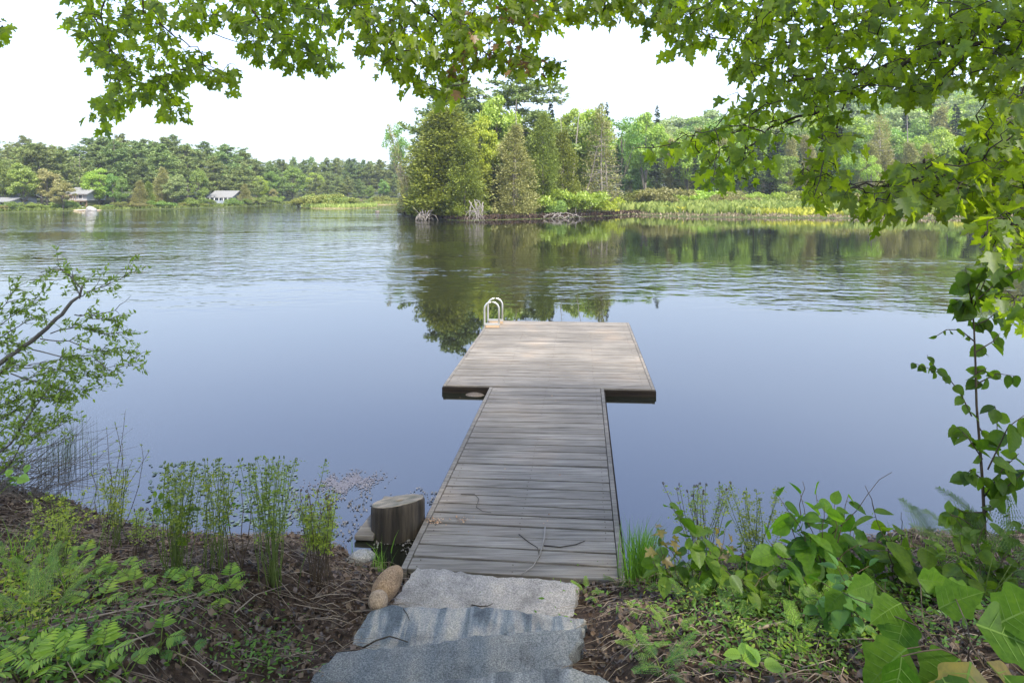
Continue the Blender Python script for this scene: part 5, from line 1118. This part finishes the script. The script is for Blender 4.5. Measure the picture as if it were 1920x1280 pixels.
# ------------------------------------------------------------------ left: willow over the water
def willow():
    o = empty('willow_shrub',(0,0,0)); D0 = 5.6; tb = Tubes(6); Lp,Ld = [],[]
    def br(pts, r0, r1, leaves, spread=.05, twig=True):
        cv = np.array([tuple(PD(x,y,D0+dz)) for x,y,dz in pts]); m_ = 8
        dense = np.array([[np.interp(t,np.arange(len(cv)),cv[:,i]) for i in range(3)] for t in np.linspace(0,len(cv)-1,(len(cv)-1)*3+1)]); dense[1:-1] += rng.normal(size=(len(dense)-2,3))*.006
        tb.add(dense,r0,r1)
        if twig:
            tot = len(dense)
            for k in range(leaves//8+1):
                j = rng.integers(tot//4,tot); d = norm((dense[min(j,tot-1)]-dense[max(j-2,0)]+rng.normal(size=3)*.08)[None])[0]; d = norm((d+rng.normal(size=3)*np.array([.5,.5,.45])+np.array([.15,0,.1]))[None])[0]
                L = rng.uniform(.08,.26); e = dense[j]+d*L; tb.add(curve(dense[j],e,.02,5,.006),.0025,.001,n=4)
                for q in range(11):
                    s = rng.uniform(.25,1.05); Lp.append(dense[j]+d*L*s); Ld.append(d*.6+rng.normal(size=3)*.6)
    main = [(-120,760,0),(-10,690,0),(60,640,0),(105,600,0),(135,565,0),(150,555,0),(155,535,0)]
    br(main,.026,.010,0,twig=False)
    br([(150,555,0),(152,540,0),(130,515,.1),(110,500,.1),(75,512,.1)],.007,.002,90); br([(152,556,0),(165,548,0),(200,535,0),(232,520,0)],.006,.002,120)
    br([(150,560,0),(140,530,.1),(125,505,.1)],.005,.002,90)
    br([(140,590,0),(180,590,0),(215,580,0),(245,555,0)],.006,.002,0); br([(170,590,0),(205,600,.1),(235,585,.1)],.003,.001,0)
    br([(150,590,0),(180,600,-.1),(215,602,-.1)],.005,.0015,110)
    br([(95,625,0),(150,612,-.1),(190,625,-.1),(218,625,-.1)],.006,.002,190); br([(75,635,0),(130,640,.1),(180,660,.1),(210,655,.1),(255,672,.1)],.006,.002,190)
    br([(60,655,0),(120,668,-.1),(170,668,-.1),(200,690,-.1),(240,685,-.1)],.006,.002,200); br([(30,690,0),(90,690,0),(150,700,0),(185,705,0)],.006,.002,220)
    br([(20,700,0),(80,720,.1),(120,735,.1),(165,730,.1)],.006,.002,220); br([(-40,620,0),(0,580,0),(30,540,0)],.006,.002,140)
    br([(-60,640,0),(0,610,0),(50,575,0),(68,560,0)],.006,.002,120); br([(-40,660,0),(20,620,0),(60,598,0),(90,590,0)],.006,.002,110)
    br([(-60,900,-.3),(20,830,-.3),(60,770,-.3),(95,725,-.3)],.012,.003,300); br([(-60,800,-.2),(0,760,-.2),(50,740,-.2),(100,750,-.2)],.009,.002,260)
    br([(-60,830,-.1),(10,780,-.1),(60,745,-.1),(120,740,-.1)],.008,.003,190); br([(-60,780,.1),(0,730,.1),(60,705,.1),(130,690,.1)],.008,.003,150); br([(-60,930,-.5),(10,880,-.5),(50,820,-.5),(110,800,-.5)],.008,.003,300); br([(-60,720,-.2),(10,690,-.2),(70,680,-.2),(110,675,-.2)],.006,.002,130)
    br([(-60,740,0),(0,700,0),(30,660,0)],.01,.003,240); br([(-50,860,.2),(10,800,.2),(60,800,.2),(110,790,.2)],.008,.002,260); br([(-60,700,0),(-10,650,0),(15,640,0),(40,655,0)],.008,.002,200)
    for k in range(95):   # bare twiggy tangle near the bank
        a = PD(rng.uniform(-60,60), rng.uniform(860,980), D0-rng.uniform(.2,.7)); b = PD(rng.uniform(20,260), rng.uniform(780,930), D0-rng.uniform(0,.6)); tb.add(curve(a,b,rng.uniform(-.05,.1),6,.012),.0035,.001,n=4)
    tb.build('branches', M['bark'], o); n = len(Lp)
    cloud('leaves', WILLOW, Lp, Ld, rnd(n)*.7+np.array([0,0,.8]), rng.uniform(.03,.058,n), M['willow'], o, wid=1.4)
    tag(o,'willow leaning out over the water at the left edge','willow')
willow()
b = G(120,1010)
for lb,tips,per in (('slim willow sapling arching right over the water',[(160,830),(200,805),(235,770),(215,790)],16),('low twiggy willow sapling just above the royal ferns',[(230,830),(265,832),(280,845),(250,860),(240,885),(200,870)],15)):
    bb = Vector((b.x+rng.uniform(-.1,.2), b.y+.25, 0.05)); leafy('willow_sapling', lb, 'sapling', bb, [PD(x,y,b.y+.1+rng.normal()*.08) for x,y in tips], WILLOW,.042,'willow',per,.3,.0035,'stemb',droop=.0,bow=.05)
leafy('broadleaf_seedling','pale broad leaves poking in at the left edge below the willow','seedling', PD(-30,960,3.6), [PD(x,y,3.6) for x,y in ((20,880),(55,870),(15,900))], OVATE,.09,'fern',2,.75,.003)

# ------------------------------------------------------------------ maples overhead
def inpoly(x, y, poly):
    c = False; j = len(poly)-1
    for i in range(len(poly)):
        xi,yi = poly[i]; xj,yj = poly[j]
        if (yi > y) != (yj > y) and x < (xj-xi)*(y-yi)/(yj-yi)+xi: c = not c
        j = i
    return c
def bough(tree, poly, Dfn, mains, spacing, leafsize, nleaf, seed, mat='maple', dj=.25, label=None, brown=None):
    g = np.random.default_rng(seed); tb = Tubes(5); nodes = []; rad = []
    for pts, r0, r1 in mains:
        cv = np.array([tuple(PD(x,y,d)) for x,y,d in pts])
        dn = np.array([[np.interp(t,np.arange(len(cv)),cv[:,i]) for i in range(3)] for t in np.linspace(0,len(cv)-1,(len(cv)-1)*4+1)]); dn[1:-1] += g.normal(size=(len(dn)-2,3))*.008
        tb.add(dn,r0,r1,n=7); nodes += list(dn)
    root = nodes[0]
    xs = [p[0] for p in poly]; ys = [p[1] for p in poly]; cand = []
    tries = int((max(xs)-min(xs))*(max(ys)-min(ys))/(spacing**2)*6)
    for _ in range(tries):
        x = g.uniform(min(xs),max(xs)); y = g.uniform(min(ys),max(ys))
        if not inpoly(x,y,poly): continue
        D = Dfn(x,y)+g.normal()*dj; q = np.array(tuple(PD(x,y,D)))
        if any(abs(c[3]-x)+abs(c[4]-y) < spacing*.9 and abs(c[1][1]-D) < .25 for c in cand): continue
        cand.append((np.linalg.norm(q-root), q, D, x, y))
    nd = list(nodes); cand.sort(key=lambda c: min(np.linalg.norm(np.array(nodes)-c[1],axis=1)))
    Lp,Ld,Ln,Ls = [],[],[],[]
    for _, q, D, x, y in cand:
        arr = np.array(nd); ds = np.linalg.norm(arr-q,axis=1)*(1+.25*(arr[:,2] < q[2]-.05)); j = int(np.argmin(ds)); a = arr[j]
        cv = curve(a,q,.02,5,.010); tb.add(cv,.0035,.0013,n=4); nd += [cv[2],cv[3],q]
        k = max(2,int(g.normal(nleaf,1.5)))
        ax = norm((q-a)[None])[0]
        for i in range(k):
            s = 1-.75*(i/k)**1.0; bpt = a+(q-a)*s if i > 1 else q
            h = norm((g.normal(size=3)*np.array([1,1,.25])+ax*.35)[None])[0]; pet = g.uniform(.02,.06); e = bpt+h*pet+np.array([0,0,-.01])
            tb.add([bpt,e],.0009,.0007,n=3)
            Lp.append(e); Ld.append(h*.55+np.array([0,0,-g.uniform(.1,1.1)])); nr = np.array([g.normal()*.6,g.normal()*.6-.25,.75]); Ln.append(nr); Ls.append(leafsize*g.uniform(.5,1.0))
    b = tb.build('branch', M['barkd'], tree)
    Lp,Ld,Ln,Ls = map(np.array,(Lp,Ld,Ln,Ls))
    if brown is not None:
        xpx = CX+Lp[:,0]*F/Lp[:,1]; k = (g.random(len(Lp)) < .13)&(xpx > brown[0])&(xpx < brown[1])
        if k.any(): cloud('dry_leaves', MAPLE, Lp[k],Ld[k],Ln[k],Ls[k]*.9,M['maplebrown'],b)
        Lp,Ld,Ln,Ls = Lp[~k],Ld[~k],Ln[~k],Ls[~k]
    hsel = g.random(len(Lp)) < .5
    V3 = (MAPLE, MAPLE_C); me_ = [cloud_mesh('leaves', V3[i], Lp[q], Ld[q], Ln[q], Ls[q], M[mat]) for i, q in ((0, hsel), (1, ~hsel))]
    import bmesh; bm = bmesh.new(); bm.from_mesh(me_[0]); bm.from_mesh(me_[1]); bm.to_mesh(me_[0]); bm.free(); link('leaves', me_[0], b); return b
treeL = empty('maple_tree',(-3.6,-2.2,1.6)); treeR = empty('maple_tree',(4.4,.8,1.4))
for t in (treeL,treeR):
    t.location = (0,0,0)
tag(treeL,'maple whose thin drooping boughs hang in from the top left and centre','tree'); tag(treeR,'maple whose heavy leafy boughs fill the right side','tree')
tb = Tubes(12); tb.add([(-3.8,-2.6,.8),(-3.7,-2.5,3),(-3.5,-2.2,6),(-3.3,-1.8,9)],.26,.12); 
for e in ((-3.3,3.2,6.2),(-.8,2.9,5.6),(-1.8,3.6,6.0)): tb.add(curve((-3.6,-2.3,4.6),e,.5,8,.04),.09,.03)
tb.build('trunk', M['bark'], treeL)
tb = Tubes(12); tb.add([(4.6,.4,.6),(4.6,.5,3),(4.4,.8,6),(4.2,1,9)],.28,.12)
for e in ((3.6,3.2,4.0),(3.3,2.6,3.3),(2.8,3.4,5.2)): tb.add(curve((4.55,.5,2.6 if e[2]<4.5 else 4.5),e,.25,8,.03),.07,.03)
tb.build('trunk', M['bark'], treeR)
L1 = [(130,-50),(118,40),(140,60),(165,100),(155,80),(165,120),(205,130),(190,160),(162,210),(165,240),(210,240),(235,205),(275,175),(300,215),(345,222),(352,190),(330,165),(345,140),(395,145),(440,178),(458,140),(430,115),(395,110),(380,85),(335,95),(320,40),(300,-50)]
bough(treeL, L1, lambda x,y: 4.7, [([(215,-90,4.6),(190,20,4.7),(205,90,4.7),(208,140,4.7),(195,200,4.7)],.008,.003),([(240,-90,4.5),(270,20,4.6),(330,70,4.6),(370,90,4.6),(400,150,4.6)],.008,.003),([(160,-90,4.7),(170,20,4.8),(215,110,4.8),(270,170,4.8),(310,195,4.8)],.008,.003),([(200,-90,4.8),(250,40,4.8),(330,105,4.9),(430,160,4.9)],.008,.003)], 24,.092,5.5,101)
L2 = [(330,-50),(340,10),(355,60),(380,60),(405,40),(420,20),(440,80),(470,105),(520,125),(560,135),(620,130),(628,108),(612,70),(585,50),(618,30),(620,-50)]
bough(treeL, L2, lambda x,y: 4.9, [([(300,-90,4.9),(350,40,4.9),(440,80,4.9),(470,82,4.9)],.007,.002),([(420,-90,4.8),(480,30,4.9),(540,80,4.9),(600,110,4.9)],.009,.003)], 22,.092,6.5,102)
M1 = [(628,-50),(632,58),(655,60),(660,30),(672,60),(672,105),(690,112),(700,90),(705,130),(735,130),(745,160),(760,170),(800,168),(845,190),(858,165),(895,150),(905,110),(930,135),(960,135),(985,115),(1012,140),(1016,60),(1095,28),(1100,-50)]
bough(treeL, M1, lambda x,y: 3.9+.0*x, [([(640,-120,3.9),(760,-10,3.9),(850,65,3.9),(920,108,3.9),(975,118,3.9),(1050,130,3.9)],.010,.003),([(620,-120,4.1),(680,20,4.1),(730,100,4.1),(790,150,4.1),(835,170,4.1)],.008,.003),([(900,-120,3.8),(960,0,3.8),(965,60,3.8)],.006,.002)], 24,.085,6.5,103, brown=(840,1020))
tipc = [(1030,118),(1040,112),(1056,122),(1054,136),(1036,138)]
bough(treeL, tipc, lambda x,y: 3.9, [([(1020,125,3.9),(1050,130,3.9)],.003,.002)], 9,.07,5,104,dj=.05)
bough(treeL, [(-20,30),(-20,75),(8,66),(9,50),(2,40)], lambda x,y: 4.6, [([(-80,-40,4.6),(-20,40,4.6)],.004,.002)], 20,.085,5,105)
M2 = [(1090,-50),(1095,30),(1130,42),(1165,35),(1200,50),(1230,48),(1262,60),(1275,-50)]
bough(treeR, M2, lambda x,y: 3.8, [([(1250,-120,3.8),(1180,-20,3.8),(1120,10,3.8)],.006,.002)], 24,.085,6,106)
R1 = [(1240,-50),(1250,50),(1268,105),(1285,95),(1310,88),(1350,100),(1362,120),(1370,135),(1405,150),(1418,178),(1450,170),(1470,178),(1560,178),(1640,165),(1700,178),(1752,170),(1790,112),(1830,108),(1880,120),(1960,120),(1960,-50)]
bough(treeR, R1, lambda x,y: 3.5-.0004*(x-1240), [([(2050,20,3.0),(1900,40,3.2),(1740,85,3.3),(1650,130,3.3),(1560,150,3.4),(1450,150,3.4)],.020,.005),([(2050,-60,3.2),(1800,-20,3.3),(1600,30,3.4),(1480,80,3.4),(1330,70,3.5)],.014,.004),([(1900,-120,3.6),(1700,0,3.6),(1600,80,3.6),(1500,130,3.6)],.010,.003)], 26,.076,6,107, dj=.3)
R2 = [(1352,175),(1360,200),(1395,205),(1400,225),(1330,235),(1270,262),(1185,268),(1190,285),(1240,292),(1300,305),(1320,335),(1370,352),(1425,345),(1440,310),(1465,290),(1480,255),(1510,235),(1560,245),(1605,205),(1625,190),(1700,190),(1710,165),(1560,150),(1470,172),(1400,185)]
bough(treeR, R2, lambda x,y: 3.2, [([(2000,60,2.9),(1800,90,3.0),(1700,120,3.1),(1620,158,3.1),(1540,205,3.2),(1460,235,3.2),(1400,280,3.2),(1350,305,3.2)],.013,.004),([(1500,225,3.2),(1430,230,3.2),(1330,265,3.2),(1190,278,3.2)],.005,.002)], 33,.074,5,108)
R3 = [(1530,235),(1592,250),(1600,280),(1572,300),(1575,335),(1560,350),(1530,385),(1505,350),(1500,320),(1535,300)]
bough(treeR, R3, lambda x,y: 3.1, [([(1640,100,3.1),(1585,180,3.1),(1565,260,3.1),(1540,310,3.1),(1545,350,3.1)],.004,.002)], 28,.08,5,109)
R4 = [(1960,225),(1880,215),(1835,200),(1838,240),(1800,295),(1740,290),(1690,312),(1668,345),(1600,350),(1540,355),(1540,382),(1590,362),(1640,400),(1655,415),(1700,408),(1740,385),(1830,392),(1850,405),(1890,380),(1960,375)]
bough(treeR, R4, lambda x,y: 2.6, [([(2150,200,2.3),(1980,250,2.5),(1900,285,2.5),(1800,325,2.6),(1700,345,2.6),(1590,355,2.6)],.014,.004),([(2150,240,2.4),(1960,290,2.6),(1880,330,2.6),(1760,370,2.6),(1680,390,2.6)],.010,.003)], 27,.074,6,110, dj=.25)
R4b = [(1960,235),(1880,235),(1840,270),(1800,300),(1730,300),(1690,325),(1690,370),(1740,375),(1830,385),(1880,375),(1960,365)]
bough(treeR, R4b, lambda x,y: 3.0, [([(2150,260,2.9),(1960,300,3.0),(1860,340,3.0),(1740,350,3.0)],.008,.003)], 30,.076,6,115, dj=.2)
R5 = [(1862,385),(1850,430),(1838,470),(1868,490),(1900,470),(1960,480),(1960,375),(1900,375)]
bough(treeR, R5, lambda x,y: 2.4, [([(2000,330,2.4),(1930,380,2.4),(1870,440,2.4)],.005,.002)], 30,.072,5,111)
R6 = [(1800,150),(1830,112),(1960,112),(1960,230),(1880,215),(1845,195),(1850,230),(1838,250),(1815,270),(1825,220),(1850,170)]
bough(treeR, R6, lambda x,y: 2.9, [([(2000,0,2.9),(1900,90,2.9),(1850,180,2.9),(1825,250,2.9)],.005,.002)], 34,.072,5,112)
R7 = [(1690,180),(1720,190),(1755,205),(1750,165),(1800,150),(1800,115),(1740,165)]
bough(treeR, R7, lambda x,y: 3.0, [([(1830,60,3.0),(1790,120,3.0),(1735,190,3.0)],.004,.002)], 28,.08,5,113)
R8 = [(1890,540),(1935,520),(1960,600),(1930,610),(1880,590),(1850,590)]
bough(treeR, R8, lambda x,y: 2.5, [([(2000,500,2.5),(1940,560,2.5),(1880,585,2.5)],.004,.002)], 32,.068,4,114)
# high crowns above and behind the eye, out of the picture but shading the bank and dock
def high_crown(tree, c, rx, ry, rz, n, seed):
    g = np.random.default_rng(seed); nb = 70; u = norm(g.normal(size=(nb,3)))*g.uniform(.3,1,nb)[:,None]; bc = np.array(c)+u*np.array([rx,ry,rz]); br = g.uniform(.6,1.3,nb)
    idx = g.integers(0,nb,n); pos = bc[idx]+norm(g.normal(size=(n,3)))*(br[idx]*g.uniform(.2,1,n))[:,None]*np.array([1,1,.6])
    keep = (pos[:,2] > CZ+.36*np.maximum(pos[:,1],0)+1.2+.0*pos[:,0])|(pos[:,1] < -.8); keep &= pos[:,2] > 3.9
    pos = pos[keep]; m_ = len(pos)
    cloud('crown', MAPLE, pos, g.normal(size=(m_,3))+np.array([0,0,-.5]), g.normal(size=(m_,3))*.5+np.array([0,0,1]), g.uniform(.16,.3,m_), M['maple'], tree)
high_crown(treeR, (4.2,-3.0,8.3), 5.2, 5.5, 2.6, 5200, 201)
high_crown(treeL, (-2.6,-1.6,8.5), 4.8, 5.0, 2.4, 7500, 202)

# ------------------------------------------------------------------ haze
hz = Geo(); hz.box(-900,-40,-3.5,1100,1600,70); m, n, out = mat_new('haze_air'); pv = n.nodes.new('ShaderNodeVolumePrincipled')
pv.inputs['Color'].default_value = (.80,.88,1,1); pv.inputs['Density'].default_value = .00042; pv.inputs['Anisotropy'].default_value = .2
n.links.new(pv.outputs[0], out.inputs['Volume']); ho = hz.build('haze', m); tag(ho, kind='stuff')
